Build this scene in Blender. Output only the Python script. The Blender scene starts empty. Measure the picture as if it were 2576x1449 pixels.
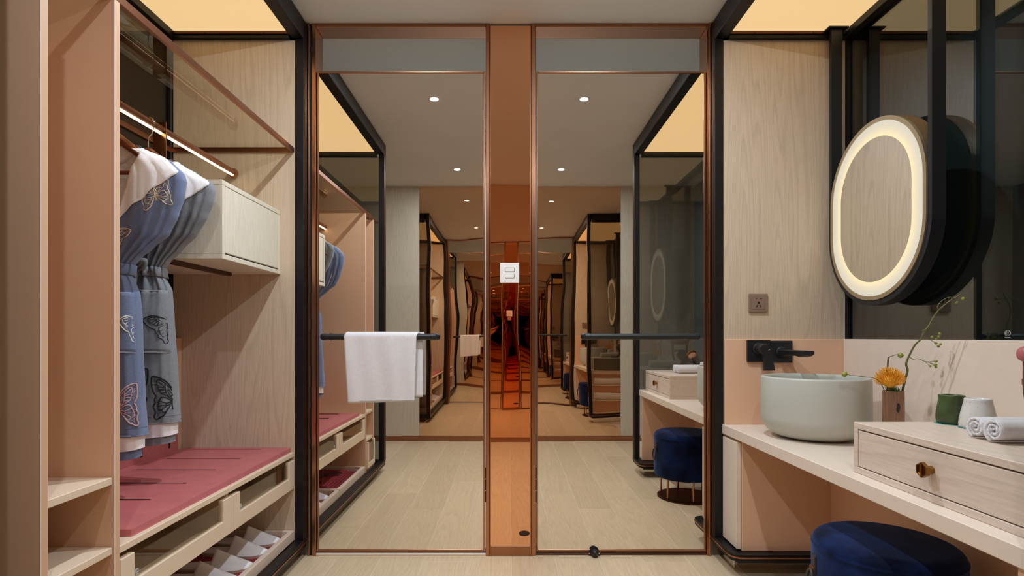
import bpy, bmesh, math, random
from mathutils import Vector, Matrix
random.seed(7)
PI = math.pi
C = bpy.context.scene.collection
SC = bpy.context.scene

# ------------------------------------------------------------------ camera, world, exposure
F = 1400.0            # focal length in pixels of the 2576 px wide frame
D = 2.52              # distance of the mirrored front wall
ZC = 0.992            # camera height
H = 2.407             # ceiling height
cam = bpy.data.cameras.new('camera')
cam.sensor_width = 36.0
cam.lens = F * 36.0 / 2576.0
cam.shift_x = 7.0 / 2576.0
cam.shift_y = 121.5 / 2576.0
cam.clip_start = 0.02
camo = bpy.data.objects.new('camera', cam)
camo.location = (0, 0, ZC)
camo.rotation_euler = (PI / 2, 0, 0)
C.objects.link(camo)
SC.camera = camo
w = bpy.data.worlds.new('world')
w.use_nodes = True
w.node_tree.nodes['Background'].inputs[0].default_value = (0.9, 0.95, 1, 1)
w.node_tree.nodes['Background'].inputs[1].default_value = 0.02
SC.world = w
SC.view_settings.view_transform = 'Standard'
SC.view_settings.look = 'None'
SC.view_settings.gamma = 1.0
SC.view_settings.use_curve_mapping = False
SC.view_settings.exposure = 0.0
SC.cycles.max_bounces = 16
SC.cycles.glossy_bounces = 12
SC.cycles.diffuse_bounces = 5
SC.cycles.transparent_max_bounces = 16
SC.cycles.sample_clamp_indirect = 3.0
PANEL_E = 1.0         # warm luminous ceiling panels
SPOT_W = 17.0         # recessed downlights
BEYOND_W = 30.0       # lamp in the room behind the doors
LED_E = 5.0
RING_E = 1.0


# ------------------------------------------------------------------ materials
def lin(v):
    v /= 255.0
    return v / 12.92 if v <= 0.04045 else ((v + 0.055) / 1.055) ** 2.4


def col(r, g, b):
    return (lin(r), lin(g), lin(b), 1.0)


def newmat(name):
    m = bpy.data.materials.new(name)
    m.use_nodes = True
    nt = m.node_tree
    return m, nt, nt.nodes['Principled BSDF'], nt.nodes['Material Output']


def N(nt, t, **kw):
    n = nt.nodes.new(t)
    for k, v in kw.items():
        if k.startswith('i_'):
            n.inputs[k[2:].replace('_', ' ')].default_value = v
        else:
            setattr(n, k, v)
    return n


def ramp(nt, src, stops):
    r = nt.nodes.new('ShaderNodeValToRGB')
    el = r.color_ramp.elements
    while len(el) < len(stops):
        el.new(0.5)
    for e, (p, c) in zip(el, stops):
        e.position = p
        e.color = c
    nt.links.new(src, r.inputs[0])
    return r


def coords(nt, scale=(1, 1, 1), rot=(0, 0, 0), kind='Object'):
    tc = nt.nodes.new('ShaderNodeTexCoord')
    mp = nt.nodes.new('ShaderNodeMapping')
    mp.inputs['Scale'].default_value = scale
    mp.inputs['Rotation'].default_value = rot
    nt.links.new(tc.outputs[kind], mp.inputs[0])
    return mp.outputs[0]


def plain(name, c, rough=0.5, metal=0.0, var=0.04, nscale=30.0, bump=0.0, bscale=200.0, spec=0.5, sheen=0.0):
    m, nt, p, o = newmat(name)
    co = coords(nt)
    n = N(nt, 'ShaderNodeTexNoise', i_Scale=nscale, i_Detail=4.0)
    nt.links.new(co, n.inputs['Vector'])
    lo = tuple(x * (1 - var) for x in c[:3]) + (1,)
    hi = tuple(min(1, x * (1 + var)) for x in c[:3]) + (1,)
    r = ramp(nt, n.outputs[0], [(0.35, lo), (0.65, hi)])
    nt.links.new(r.outputs[0], p.inputs['Base Color'])
    p.inputs['Roughness'].default_value = rough
    p.inputs['Metallic'].default_value = metal
    p.inputs['Specular IOR Level'].default_value = spec
    if sheen:
        p.inputs['Sheen Weight'].default_value = sheen
        p.inputs['Sheen Roughness'].default_value = 0.4
    if bump:
        b = N(nt, 'ShaderNodeTexNoise', i_Scale=bscale, i_Detail=3.0)
        nt.links.new(co, b.inputs['Vector'])
        bu = N(nt, 'ShaderNodeBump', i_Strength=bump, i_Distance=0.002)
        nt.links.new(b.outputs[0], bu.inputs['Height'])
        nt.links.new(bu.outputs[0], p.inputs['Normal'])
    return m


def wood(name, c, axis='Z', dark=0.8, rough=0.45, gscale=1.0, rand=False):
    m, nt, p, o = newmat(name)
    st = {'X': (0.9, 16, 16), 'Y': (16, 0.9, 16), 'Z': (16, 16, 0.9)}[axis]
    co = coords(nt, tuple(s * gscale for s in st))
    if rand:
        oi = nt.nodes.new('ShaderNodeObjectInfo')
        mu = N(nt, 'ShaderNodeMath', operation='MULTIPLY')
        mu.inputs[1].default_value = 37.0
        nt.links.new(oi.outputs['Random'], mu.inputs[0])
        ad = N(nt, 'ShaderNodeVectorMath', operation='ADD')
        nt.links.new(co, ad.inputs[0])
        nt.links.new(mu.outputs[0], ad.inputs[1])
        co = ad.outputs[0]
    # broad growth rings (cathedral figure): bands of a smooth field
    n1 = N(nt, 'ShaderNodeTexNoise', i_Scale=0.42, i_Detail=1.5)
    nt.links.new(co, n1.inputs['Vector'])
    mul = N(nt, 'ShaderNodeMath', operation='MULTIPLY')
    mul.inputs[1].default_value = 26.0
    nt.links.new(n1.outputs[0], mul.inputs[0])
    fr = N(nt, 'ShaderNodeMath', operation='FRACT')
    nt.links.new(mul.outputs[0], fr.inputs[0])
    r1 = ramp(nt, fr.outputs[0], [(0.0, (1, 1, 1, 1)), (0.55, (0.97, 0.97, 0.97, 1)), (0.85, (dark, dark, dark, 1)), (1.0, (1, 1, 1, 1))])
    n2 = N(nt, 'ShaderNodeTexNoise', i_Scale=14.0, i_Detail=3.0)
    nt.links.new(co, n2.inputs['Vector'])
    r2 = ramp(nt, n2.outputs[0], [(0.35, (0.93, 0.92, 0.91, 1)), (0.65, (1.03, 1.03, 1.03, 1))])
    mx = N(nt, 'ShaderNodeMixRGB', blend_type='MULTIPLY')
    mx.inputs[0].default_value = 1
    nt.links.new(r1.outputs[0], mx.inputs[1])
    nt.links.new(r2.outputs[0], mx.inputs[2])
    mx2 = N(nt, 'ShaderNodeMixRGB', blend_type='MULTIPLY')
    mx2.inputs[0].default_value = 1
    mx2.inputs[2].default_value = c
    nt.links.new(mx.outputs[0], mx2.inputs[1])
    out = mx2.outputs[0]
    if rand:
        rr = ramp(nt, oi.outputs['Random'], [(0.0, (0.92, 0.91, 0.9, 1)), (1.0, (1.04, 1.04, 1.04, 1))])
        mx3 = N(nt, 'ShaderNodeMixRGB', blend_type='MULTIPLY')
        mx3.inputs[0].default_value = 1
        nt.links.new(out, mx3.inputs[1])
        nt.links.new(rr.outputs[0], mx3.inputs[2])
        out = mx3.outputs[0]
    nt.links.new(out, p.inputs['Base Color'])
    p.inputs['Roughness'].default_value = rough
    bu = N(nt, 'ShaderNodeBump', i_Strength=0.12, i_Distance=0.001)
    nt.links.new(n2.outputs[0], bu.inputs['Height'])
    nt.links.new(bu.outputs[0], p.inputs['Normal'])
    return m


def mirror(name, c, rough=0.0, wav=0.0, wscale=1.5, stretch=(1, 1, 1)):
    m, nt, p, o = newmat(name)
    nt.nodes.remove(p)
    g = N(nt, 'ShaderNodeBsdfGlossy')
    g.inputs['Color'].default_value = c
    g.inputs['Roughness'].default_value = rough
    if wav:
        co = coords(nt, stretch)
        n = N(nt, 'ShaderNodeTexNoise', i_Scale=wscale, i_Detail=0.5)
        nt.links.new(co, n.inputs['Vector'])
        bu = N(nt, 'ShaderNodeBump', i_Strength=1.0, i_Distance=wav)
        nt.links.new(n.outputs[0], bu.inputs['Height'])
        nt.links.new(bu.outputs[0], g.inputs['Normal'])
    nt.links.new(g.outputs[0], o.inputs[0])
    return m


def brushed(name, c, rough=0.3, axis='Z'):
    m, nt, p, o = newmat(name)
    st = {'X': (2, 400, 400), 'Y': (400, 2, 400), 'Z': (400, 400, 2)}[axis]
    co = coords(nt, st)
    n = N(nt, 'ShaderNodeTexNoise', i_Scale=1.0, i_Detail=2.0)
    nt.links.new(co, n.inputs['Vector'])
    r = ramp(nt, n.outputs[0], [(0.3, tuple(x * 0.95 for x in c[:3]) + (1,)), (0.7, tuple(min(1, x * 1.04) for x in c[:3]) + (1,))])
    nt.links.new(r.outputs[0], p.inputs['Base Color'])
    p.inputs['Metallic'].default_value = 1.0
    p.inputs['Roughness'].default_value = rough
    return m


def tinted(name, tint, f0=0.05, gl=(0.9, 0.9, 0.9, 1)):
    m, nt, p, o = newmat(name)
    nt.nodes.remove(p)
    t = N(nt, 'ShaderNodeBsdfTransparent')
    t.inputs[0].default_value = tint
    g = N(nt, 'ShaderNodeBsdfGlossy')
    g.inputs['Color'].default_value = gl
    g.inputs['Roughness'].default_value = 0.0
    lw = N(nt, 'ShaderNodeLayerWeight')
    lw.inputs[0].default_value = 0.5
    pw = N(nt, 'ShaderNodeMath', operation='POWER')
    pw.inputs[1].default_value = 5.0
    nt.links.new(lw.outputs['Facing'], pw.inputs[0])
    f = N(nt, 'ShaderNodeMath', operation='MULTIPLY_ADD')
    f.inputs[1].default_value = 1.0 - f0
    f.inputs[2].default_value = f0
    nt.links.new(pw.outputs[0], f.inputs[0])
    mx = N(nt, 'ShaderNodeMixShader')
    nt.links.new(f.outputs[0], mx.inputs[0])
    nt.links.new(t.outputs[0], mx.inputs[1])
    nt.links.new(g.outputs[0], mx.inputs[2])
    nt.links.new(mx.outputs[0], o.inputs[0])
    return m


def emit(name, c, s):
    m, nt, p, o = newmat(name)
    p.inputs['Base Color'].default_value = tuple(0.12 * x for x in c[:3]) + (1,)
    p.inputs['Emission Color'].default_value = c
    p.inputs['Emission Strength'].default_value = s
    p.inputs['Roughness'].default_value = 0.6
    return m


def fabric(name, c, c2, scale=1900.0, bump=0.18, sheen=0.2, rough=0.9):
    m, nt, p, o = newmat(name)
    co = coords(nt, (1, 1, 0.35))
    n = N(nt, 'ShaderNodeTexNoise', i_Scale=scale, i_Detail=2.0)
    nt.links.new(co, n.inputs['Vector'])
    n3 = N(nt, 'ShaderNodeTexNoise', i_Scale=14.0, i_Detail=3.0)
    nt.links.new(co, n3.inputs['Vector'])
    r = ramp(nt, n.outputs[0], [(0.35, c), (0.65, c2)])
    r3 = ramp(nt, n3.outputs[0], [(0.3, (0.9, 0.9, 0.9, 1)), (0.7, (1.06, 1.06, 1.06, 1))])
    mx = N(nt, 'ShaderNodeMixRGB', blend_type='MULTIPLY')
    mx.inputs[0].default_value = 1
    nt.links.new(r.outputs[0], mx.inputs[1])
    nt.links.new(r3.outputs[0], mx.inputs[2])
    nt.links.new(mx.outputs[0], p.inputs['Base Color'])
    p.inputs['Roughness'].default_value = rough
    p.inputs['Specular IOR Level'].default_value = 0.2
    p.inputs['Sheen Weight'].default_value = sheen
    bu = N(nt, 'ShaderNodeBump', i_Strength=bump, i_Distance=0.001)
    nt.links.new(n.outputs[0], bu.inputs['Height'])
    nt.links.new(bu.outputs[0], p.inputs['Normal'])
    return m


M = {}
M['ceiling'] = plain('ceiling_paint', col(222, 218, 212), 0.9, var=0.015, nscale=3)
M['darkwall'] = plain('dark_paint', col(116, 100, 86), 0.9)
M['coolwall'] = plain('cool_grey_paint', col(122, 132, 134), 0.9)
M['greywall'] = plain('grey_paint', col(206, 202, 194), 0.9, var=0.015)
M['grout'] = plain('grout', col(214, 200, 178), 0.9)
M['plank'] = wood('plank_wood', col(222, 198, 164), 'Y', 0.91, 0.38, 0.8, rand=True)
M['oak'] = wood('oak_veneer', col(204, 182, 156), 'Z', 0.86, 0.5)
M['oak_grey'] = wood('oak_grey', col(208, 194, 172), 'Z', 0.9, 0.5)
M['oak_y'] = wood('oak_lengthwise', col(221, 201, 184), 'Y', 0.9, 0.42)
M['oak_pale'] = wood('oak_pale', col(220, 210, 190), 'Z', 0.94, 0.5)
M['peach'] = plain('peach_lacquer', col(212, 170, 138), 0.45, var=0.012, nscale=4)
M['peach_warm'] = plain('peach_vanity', col(224, 180, 148), 0.45, var=0.012, nscale=4)
M['cream'] = plain('cream_lacquer', col(226, 204, 178), 0.4, var=0.012, nscale=4)
M['counter'] = plain('counter_top', col(230, 213, 196), 0.33, var=0.02, nscale=20)
M['edge'] = plain('lit_edge_lacquer', col(244, 232, 220), 0.35, var=0.01)  # cream panel edges, paler: light falling on them is put into the colour
M['black'] = plain('black_steel', col(24, 21, 21), 0.42, var=0.2, nscale=60, bump=0.1, spec=0.3)
M['blackmatt'] = plain('black_matt', col(24, 25, 27), 0.45, var=0.06)
M['copper'] = brushed('brushed_copper', col(178, 130, 100), 0.24, 'Z')
M['copper_x'] = brushed('brushed_copper_lengthwise', col(166, 118, 90), 0.3, 'X')
M['copper_y'] = brushed('brushed_copper_rail', col(176, 124, 96), 0.3, 'Y')
M['bronze'] = brushed('dark_bronze', col(92, 62, 48), 0.35, 'Y')
M['brass'] = brushed('aged_brass', col(150, 108, 58), 0.3, 'Z')
M['steel'] = mirror('polished_steel', (0.8, 0.78, 0.74, 1), 0.04)
M['chrome'] = mirror('hook_steel', (0.75, 0.72, 0.68, 1), 0.12)
M['mirror'] = mirror('silver_mirror', (0.86, 0.835, 0.79, 1), 0.0, 0.0012, 1.1)
M['vmirror'] = mirror('vanity_mirror', (0.86, 0.86, 0.84, 1))
M['coppermirror'] = mirror('copper_mirror', (0.90, 0.50, 0.29, 1), 0.0, 0.006, 2.2, (1, 1, 0.8))
M['bronzemirror'] = mirror('bronze_mirror', (0.82, 0.56, 0.375, 1), 0.0, 0.005, 1.8, (1, 1, 1))
M['glass_brown'] = tinted('brown_glass', (0.62, 0.54, 0.45, 1), 0.06)
M['glass_grey'] = tinted('grey_glass', (0.56, 0.60, 0.60, 1), 0.15, (0.88, 0.92, 0.94, 1))
M['glass_end'] = tinted('grey_end_glass', (0.56, 0.57, 0.56, 1), 0.07)
M['glass_shelf'] = tinted('shelf_glass', (0.90, 0.87, 0.80, 1), 0.035)
M['glass_drawer'] = tinted('drawer_glass', (0.84, 0.80, 0.73, 1), 0.05)
M['leather'] = plain('red_leather', col(182, 100, 100), 0.42, var=0.06, nscale=18, bump=0.15, bscale=500)
M['leather_dark'] = plain('dark_leather', col(60, 50, 46), 0.55, var=0.1, bump=0.2, bscale=400)
M['slot'] = plain('slot_dark', col(34, 18, 16), 0.8)
M['red_felt'] = plain('red_felt', col(158, 56, 66), 0.95, bump=0.3, bscale=900)
M['white'] = plain('white_plastic', col(228, 224, 220), 0.4)
M['etch'] = plain('etched_mark', col(220, 222, 220), 0.6)
M['porcelain'] = plain('sage_stoneware', col(186, 186, 175), 0.42, var=0.012, nscale=6)
M['terry'] = plain('terry_cloth', col(230, 226, 226), 0.95, var=0.02, nscale=120, bump=0.6, bscale=900, spec=0.1, sheen=0.3)
M['slipper'] = plain('slipper_cloth', col(236, 234, 236), 0.95, var=0.01, bump=0.2, bscale=900, spec=0.1)
M['sole'] = plain('slipper_sole', col(196, 176, 162), 0.9)
M['velvet'] = plain('navy_velvet', col(14, 28, 64), 0.8, var=0.7, nscale=11, bump=0.3, bscale=700, spec=0.1, sheen=0.5)
M['velvet'].node_tree.nodes['Principled BSDF'].inputs['Sheen Tint'].default_value = (0.20, 0.32, 0.70, 1)
M['hangerwood'] = wood('hanger_wood', col(124, 62, 34), 'X', 0.8, 0.3)
M['denim'] = fabric('blue_chambray', col(82, 94, 124), col(128, 140, 170))
M['greycloth'] = fabric('grey_chambray', col(98, 100, 106), col(146, 148, 152))
M['denim_seam'] = fabric('blue_seam', col(150, 166, 200), col(168, 182, 212))
M['grey_seam'] = fabric('grey_seam', col(160, 160, 164), col(180, 180, 184))
M['lining'] = fabric('white_jersey', col(232, 226, 226), col(240, 236, 236), 500, 0.15)
M['th_beige'] = plain('beige_thread', col(214, 196, 172), 0.7)
M['th_white'] = plain('white_thread', col(232, 232, 226), 0.7)
M['th_pink'] = plain('pink_thread', col(196, 164, 170), 0.7)
M['th_black'] = plain('black_thread', col(22, 24, 28), 0.6)
M['bark'] = wood('weathered_wood', col(128, 92, 66), 'Z', 0.55, 0.85, 3.5)
M['twig'] = plain('twig_bark', col(110, 112, 62), 0.7, var=0.25, nscale=90)
M['twig_brown'] = plain('twig_brown', col(96, 80, 58), 0.7, var=0.25, nscale=90)
M['berry'] = plain('green_berry', col(136, 148, 56), 0.35, var=0.2, nscale=120)
M['moss'] = plain('moss_green', col(70, 110, 36), 0.9, var=0.3, nscale=150)
M['orange'] = plain('orange_petal', col(240, 164, 26), 0.5, var=0.2, nscale=80)
M['orange_core'] = plain('yellow_core', col(222, 170, 40), 0.6, var=0.2, nscale=200)
M['greencup'] = plain('green_glaze', col(62, 76, 40), 0.35, var=0.25, nscale=25)
M['whitecup'] = plain('speckled_glaze', col(206, 202, 196), 0.25, var=0.03)
M['speck'] = plain('dark_speck', col(70, 66, 62), 0.5)
M['teal'] = plain('teal_paper', col(66, 150, 140), 0.8)
M['brownwood'] = wood('walnut', col(110, 70, 42), 'Z', 0.7, 0.4)
M['socket'] = plain('bronze_plastic', col(150, 122, 106), 0.35, metal=0.3)
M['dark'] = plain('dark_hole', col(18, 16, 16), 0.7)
M['dryer'] = plain('aubergine_gloss', col(66, 56, 62), 0.18)
M['led'] = emit('led_strip', (1.0, 0.74, 0.40, 1), LED_E)
M['lens'] = emit('downlight_lens', (1.0, 0.96, 0.9, 1), 14.0)
M['panel'] = emit('luminous_ceiling', (0.87, 0.585, 0.28, 1), PANEL_E)
RING = [(0.262, 0.250), (0.250, 0.240), (0.240, 0.231), (0.231, 0.223), (0.223, 0.216), (0.216, 0.211), (0.211, 0.207)]
for k_ in range(len(RING)):
    f_ = (k_ / (len(RING) - 1)) ** 1.3
    M['ring_%d' % k_] = emit('frosted_ring_glow_%d' % k_, (0.66 + 0.36 * f_, 0.61 + 0.19 * f_, 0.49 - 0.03 * f_, 1), RING_E)
M['rim'] = plain('champagne_rim', col(196, 180, 150), 0.3, metal=0.8)
M['olive'] = plain('bronze_drum', col(126, 98, 62), 0.45, metal=0.3)


# ------------------------------------------------------------------ builders
ORG = {}


def thing(name, loc, label, cat, group=None, kind=None):
    o = bpy.data.objects.new(name, None)
    C.objects.link(o)
    o.empty_display_size = 0.05
    o.location = loc
    ORG[o.name] = Vector(loc)
    tag(o, label, cat, group, kind)
    return o


def tag(o, label=None, cat=None, group=None, kind=None):
    if label:
        o['label'] = label
    if cat:
        o['category'] = cat
    if group:
        o['group'] = group
    if kind:
        o['kind'] = kind
    return o


def worg(o):
    return ORG.get(o.name, Vector((0, 0, 0)))


def obj(name, bm, mat, parent=None, smooth=False, org=None, label=None, kind=None):
    """Link a bmesh (world coordinates) as one object; its origin is the parent's, or org."""
    o0 = worg(parent) if parent else (Vector(org) if org else Vector((0, 0, 0)))
    bmesh.ops.translate(bm, verts=bm.verts, vec=-o0)
    bmesh.ops.recalc_face_normals(bm, faces=bm.faces)
    me = bpy.data.meshes.new(name)
    bm.to_mesh(me)
    bm.free()
    if smooth:
        for f in me.polygons:
            f.use_smooth = True
    me.materials.append(M[mat] if isinstance(mat, str) else mat)
    o = bpy.data.objects.new(name, me)
    C.objects.link(o)
    if parent:
        o.parent = parent
    else:
        o.location = o0
    ORG[o.name] = o0
    if smooth == 'auto':
        autosmooth(o)
    if label:
        o['label'] = label
    if kind:
        o['kind'] = kind
    return o


def autosmooth(o, ang=35):
    me = o.data
    bm = bmesh.new()
    bm.from_mesh(me)
    a = math.radians(ang)
    for e in bm.edges:
        if len(e.link_faces) == 2 and e.calc_face_angle(0) > a:
            e.smooth = False
    bm.to_mesh(me)
    bm.free()


def nb():
    return bmesh.new()


def bx(bm, x0, x1, y0, y1, z0, z1, bev=0.0015):
    if x0 > x1:
        x0, x1 = x1, x0
    if y0 > y1:
        y0, y1 = y1, y0
    v = [bm.verts.new((x, y, z)) for x in (x0, x1) for y in (y0, y1) for z in (z0, z1)]
    fs = [(0, 1, 3, 2), (4, 6, 7, 5), (0, 4, 5, 1), (2, 3, 7, 6), (0, 2, 6, 4), (1, 5, 7, 3)]
    faces = [bm.faces.new([v[i] for i in f]) for f in fs]
    if bev and min(x1 - x0, y1 - y0, z1 - z0) > bev * 2.5:
        ed = list({e for f in faces for e in f.edges})
        bmesh.ops.bevel(bm, geom=ed, offset=bev, segments=1, affect='EDGES', profile=0.5)
    return bm


def box(name, x0, x1, y0, y1, z0, z1, mat, parent=None, bev=0.0015, org=None, label=None):
    return obj(name, bx(nb(), x0, x1, y0, y1, z0, z1, bev), mat, parent, org=org, label=label)


def prism(bm, pts, axis, a, b):
    """extrude a 2D polygon; axis 'x': pts=(y,z) 'y': pts=(x,z) 'z': pts=(x,y)"""
    def P(p, t):
        return {'x': (t, p[0], p[1]), 'y': (p[0], t, p[1]), 'z': (p[0], p[1], t)}[axis]
    A = [bm.verts.new(P(p, a)) for p in pts]
    B = [bm.verts.new(P(p, b)) for p in pts]
    n = len(pts)
    bm.faces.new(A)
    bm.faces.new(B[::-1])
    for i in range(n):
        bm.faces.new((A[i], B[i], B[(i + 1) % n], A[(i + 1) % n]))
    return bm


def ringprism(bm, outer, inner, axis, a, b):
    """a frame between two outlines with the same number of points"""
    def P(p, t):
        return {'x': (t, p[0], p[1]), 'y': (p[0], t, p[1]), 'z': (p[0], p[1], t)}[axis]
    n = len(outer)
    vs = [[bm.verts.new(P(p, t)) for p in L] for L, t in ((outer, a), (outer, b), (inner, b), (inner, a))]
    for k in range(4):
        A, B = vs[k], vs[(k + 1) % 4]
        for i in range(n):
            bm.faces.new((A[i], B[i], B[(i + 1) % n], A[(i + 1) % n]))
    return bm


def catmull(pts, k=6, closed=False):
    P = [Vector(p) for p in pts]
    if len(P) < 3:
        return P
    out = []
    n = len(P)
    rng = range(n if closed else n - 1)
    for i in rng:
        p0 = P[(i - 1) % n] if closed or i > 0 else P[0] * 2 - P[1]
        p1 = P[i]
        p2 = P[(i + 1) % n]
        p3 = P[(i + 2) % n] if closed or i + 2 < n else P[-1] * 2 - P[-2]
        for j in range(k):
            t = j / k
            out.append(0.5 * ((2 * p1) + (p2 - p0) * t + (2 * p0 - 5 * p1 + 4 * p2 - p3) * t * t + (3 * p1 - p0 - 3 * p2 + p3) * t ** 3))
    if not closed:
        out.append(P[-1])
    return out


def tube(bm, pts, r, seg=8, closed=False, cap=True):
    P = [Vector(p) for p in pts]
    n = len(P)
    rr = r if isinstance(r, (list, tuple)) else [r] * n
    rings = []
    up = None
    for i in range(n):
        if closed:
            t = P[(i + 1) % n] - P[i - 1]
        else:
            t = P[min(i + 1, n - 1)] - P[max(i - 1, 0)]
        if t.length < 1e-9:
            t = Vector((0, 0, 1))
        t.normalize()
        if up is None:
            up = Vector((0, 0, 1)) if abs(t.z) < 0.9 else Vector((1, 0, 0))
        a = t.cross(up)
        if a.length < 1e-6:
            a = t.orthogonal()
        a.normalize()
        b = a.cross(t).normalized()
        up = b
        rings.append([bm.verts.new(P[i] + (a * math.cos(2 * PI * k / seg) + b * math.sin(2 * PI * k / seg)) * rr[i]) for k in range(seg)])
    for i in range(n if closed else n - 1):
        A, B = rings[i], rings[(i + 1) % n]
        for k in range(seg):
            bm.faces.new((A[k], A[(k + 1) % seg], B[(k + 1) % seg], B[k]))
    if cap and not closed:
        bm.faces.new(rings[0][::-1])
        bm.faces.new(rings[-1])
    return bm


def lathe(bm, prof, cx, cy, seg=48, z0=0.0, cap=True):
    rings = []
    for r, z in prof:
        if r < 1e-6:
            rings.append([bm.verts.new((cx, cy, z0 + z))])
        else:
            rings.append([bm.verts.new((cx + r * math.cos(2 * PI * k / seg), cy + r * math.sin(2 * PI * k / seg), z0 + z)) for k in range(seg)])
    for A, B in zip(rings, rings[1:]):
        for k in range(seg):
            a0, a1 = A[k % len(A)], A[(k + 1) % len(A)]
            b0, b1 = B[k % len(B)], B[(k + 1) % len(B)]
            vs = []
            for v in (a0, a1, b1, b0):
                if v not in vs:
                    vs.append(v)
            if len(vs) >= 3:
                bm.faces.new(vs)
    if cap:
        for R in (rings[0], rings[-1]):
            if len(R) > 2:
                bm.faces.new(R)
    return bm


def lathe_dir(bm, prof, origin, direction, seg=24):
    """lathe about an arbitrary axis: prof = (radius, distance along axis)"""
    b2 = nb()
    lathe(b2, prof, 0, 0, seg)
    q = Vector((0, 0, 1)).rotation_difference(Vector(direction).normalized())
    mat = Matrix.Translation(Vector(origin)) @ q.to_matrix().to_4x4()
    bmesh.ops.transform(b2, matrix=mat, verts=b2.verts)
    me = bpy.data.meshes.new('tmp')
    b2.to_mesh(me)
    b2.free()
    bm.from_mesh(me)
    bpy.data.meshes.remove(me)
    return bm


def cyl(bm, p0, p1, r, seg=16):
    return tube(bm, [p0, p1], r, seg)


def sphere(bm, c, r, seg=10):
    prof = [(r * math.sin(PI * i / seg), -r * math.cos(PI * i / seg)) for i in range(seg + 1)]
    prof[0] = (0, -r)
    prof[-1] = (0, r)
    lathe(bm, prof, c[0], c[1], seg * 2, c[2], cap=False)
    return bm


def plate_holes(bm, xs, ys, z0, z1, holes, T=lambda x, y, z: (x, y, z)):
    """slab on the grid xs*ys with the cells in `holes` left out (watertight)"""
    nx, ny = len(xs) - 1, len(ys) - 1
    solid = lambda i, j: 0 <= i < nx and 0 <= j < ny and (i, j) not in holes
    cache = {}

    def V(i, j, k):
        if (i, j, k) not in cache:
            cache[(i, j, k)] = bm.verts.new(T(xs[i], ys[j], (z0, z1)[k]))
        return cache[(i, j, k)]
    for i in range(nx):
        for j in range(ny):
            if not solid(i, j):
                continue
            for k in (0, 1):
                bm.faces.new((V(i, j, k), V(i + 1, j, k), V(i + 1, j + 1, k), V(i, j + 1, k)))
            for di, dj, a, b in ((-1, 0, (i, j), (i, j + 1)), (1, 0, (i + 1, j), (i + 1, j + 1)), (0, -1, (i, j), (i + 1, j)), (0, 1, (i, j + 1), (i + 1, j + 1))):
                if not solid(i + di, j + dj):
                    bm.faces.new((V(a[0], a[1], 0), V(b[0], b[1], 0), V(b[0], b[1], 1), V(a[0], a[1], 1)))
    return bm


def stadium(cy, zlo, zhi, r, n=32):
    """outline in (y,z): half circle at zhi, half circle at zlo"""
    pts = [(cy + r * math.cos(PI * k / n), zhi + r * math.sin(PI * k / n)) for k in range(n + 1)]
    pts += [(cy - r * math.cos(PI * k / n), zlo - r * math.sin(PI * k / n)) for k in range(n + 1)]
    return pts


def roundrect(x0, x1, y0, y1, r, n=6, corners=(1, 1, 1, 1)):
    """corners: (x0,y0),(x1,y0),(x1,y1),(x0,y1)"""
    pts = []
    for (cx, cy, a0, px, py, on) in ((x0 + r, y0 + r, PI, x0, y0, corners[0]), (x1 - r, y0 + r, 1.5 * PI, x1, y0, corners[1]),
                                     (x1 - r, y1 - r, 0, x1, y1, corners[2]), (x0 + r, y1 - r, 0.5 * PI, x0, y1, corners[3])):
        if on:
            for k in range(n + 1):
                a = a0 + 0.5 * PI * k / n
                pts.append((cx + r * math.cos(a), cy + r * math.sin(a)))
        else:
            pts.append((px, py))
    return pts


def dup(root, loc, label=None, group=None):
    r = root.copy()
    C.objects.link(r)
    r.location = loc
    if label:
        r['label'] = label
    if group:
        r['group'] = group
    for ch in list(root.children):
        c = ch.copy()
        C.objects.link(c)
        c.parent = r
        for g in list(ch.children):
            d = g.copy()
            C.objects.link(d)
            d.parent = c
    return r


def lerp_tab(tab, v):
    """tab sorted descending in key"""
    if v >= tab[0][0]:
        return tab[0][1]
    for (a, wa), (b, wb) in zip(tab, tab[1:]):
        if v >= b:
            t = (a - v) / (a - b)
            t = t * t * (3 - 2 * t) * 0.4 + t * 0.6
            return wa + (wb - wa) * t
    return tab[-1][1]


# ================================================================== THE SETTING
# floor of wood-look planks
fl = obj('floor', bx(nb(), -1.75, 1.75, -0.25, 4.2, -0.03, -0.0008, 0), 'grout')
tag(fl, 'pale oak plank floor with light joints', None, None, 'structure')
k = 0
PW = 0.195
for i in range(-6, 6):
    xa = 0.01 + i * PW
    off = [0.0, 0.62, 0.31, 0.9, 0.5][i % 5]
    y = -0.25 - off
    while y < D + 0.6:
        ya, yb = max(y, -0.245), min(y + 1.2, D + 0.62)
        if yb - ya > 0.05:
            b = bx(nb(), xa + 0.0015, xa + PW - 0.0015, ya + 0.001, yb - 0.001, -0.012, 0.0, 0.0006)
            obj('plank', b, 'plank', fl)
        y += 1.2
ce = obj('ceiling', bx(nb(), -1.8, 1.8, -0.35, 4.3, H, H + 0.06, 0), 'ceiling')
tag(ce, 'plain warm grey plaster ceiling', None, None, 'structure')
wl = obj('wall_left', bx(nb(), -1.85, -1.75, -0.35, 4.3, -0.03, H, 0), 'darkwall')
tag(wl, 'dark wall behind the brown glass of the wardrobe', None, None, 'structure')
wr = obj('wall_right', bx(nb(), 1.75, 1.85, -0.35, 4.3, -0.03, H, 0), 'coolwall')
tag(wr, 'dark wall behind the grey glass of the vanity', None, None, 'structure')
wb = thing('wall_beyond', (0, 4.2, 0), 'pale grey wall of the room seen above the mirrored doors', None, None, 'structure')
obj('wall_surface', bx(nb(), -1.8, 1.8, 4.2, 4.3, -0.03, H, 0), 'greywall', wb)
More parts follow.
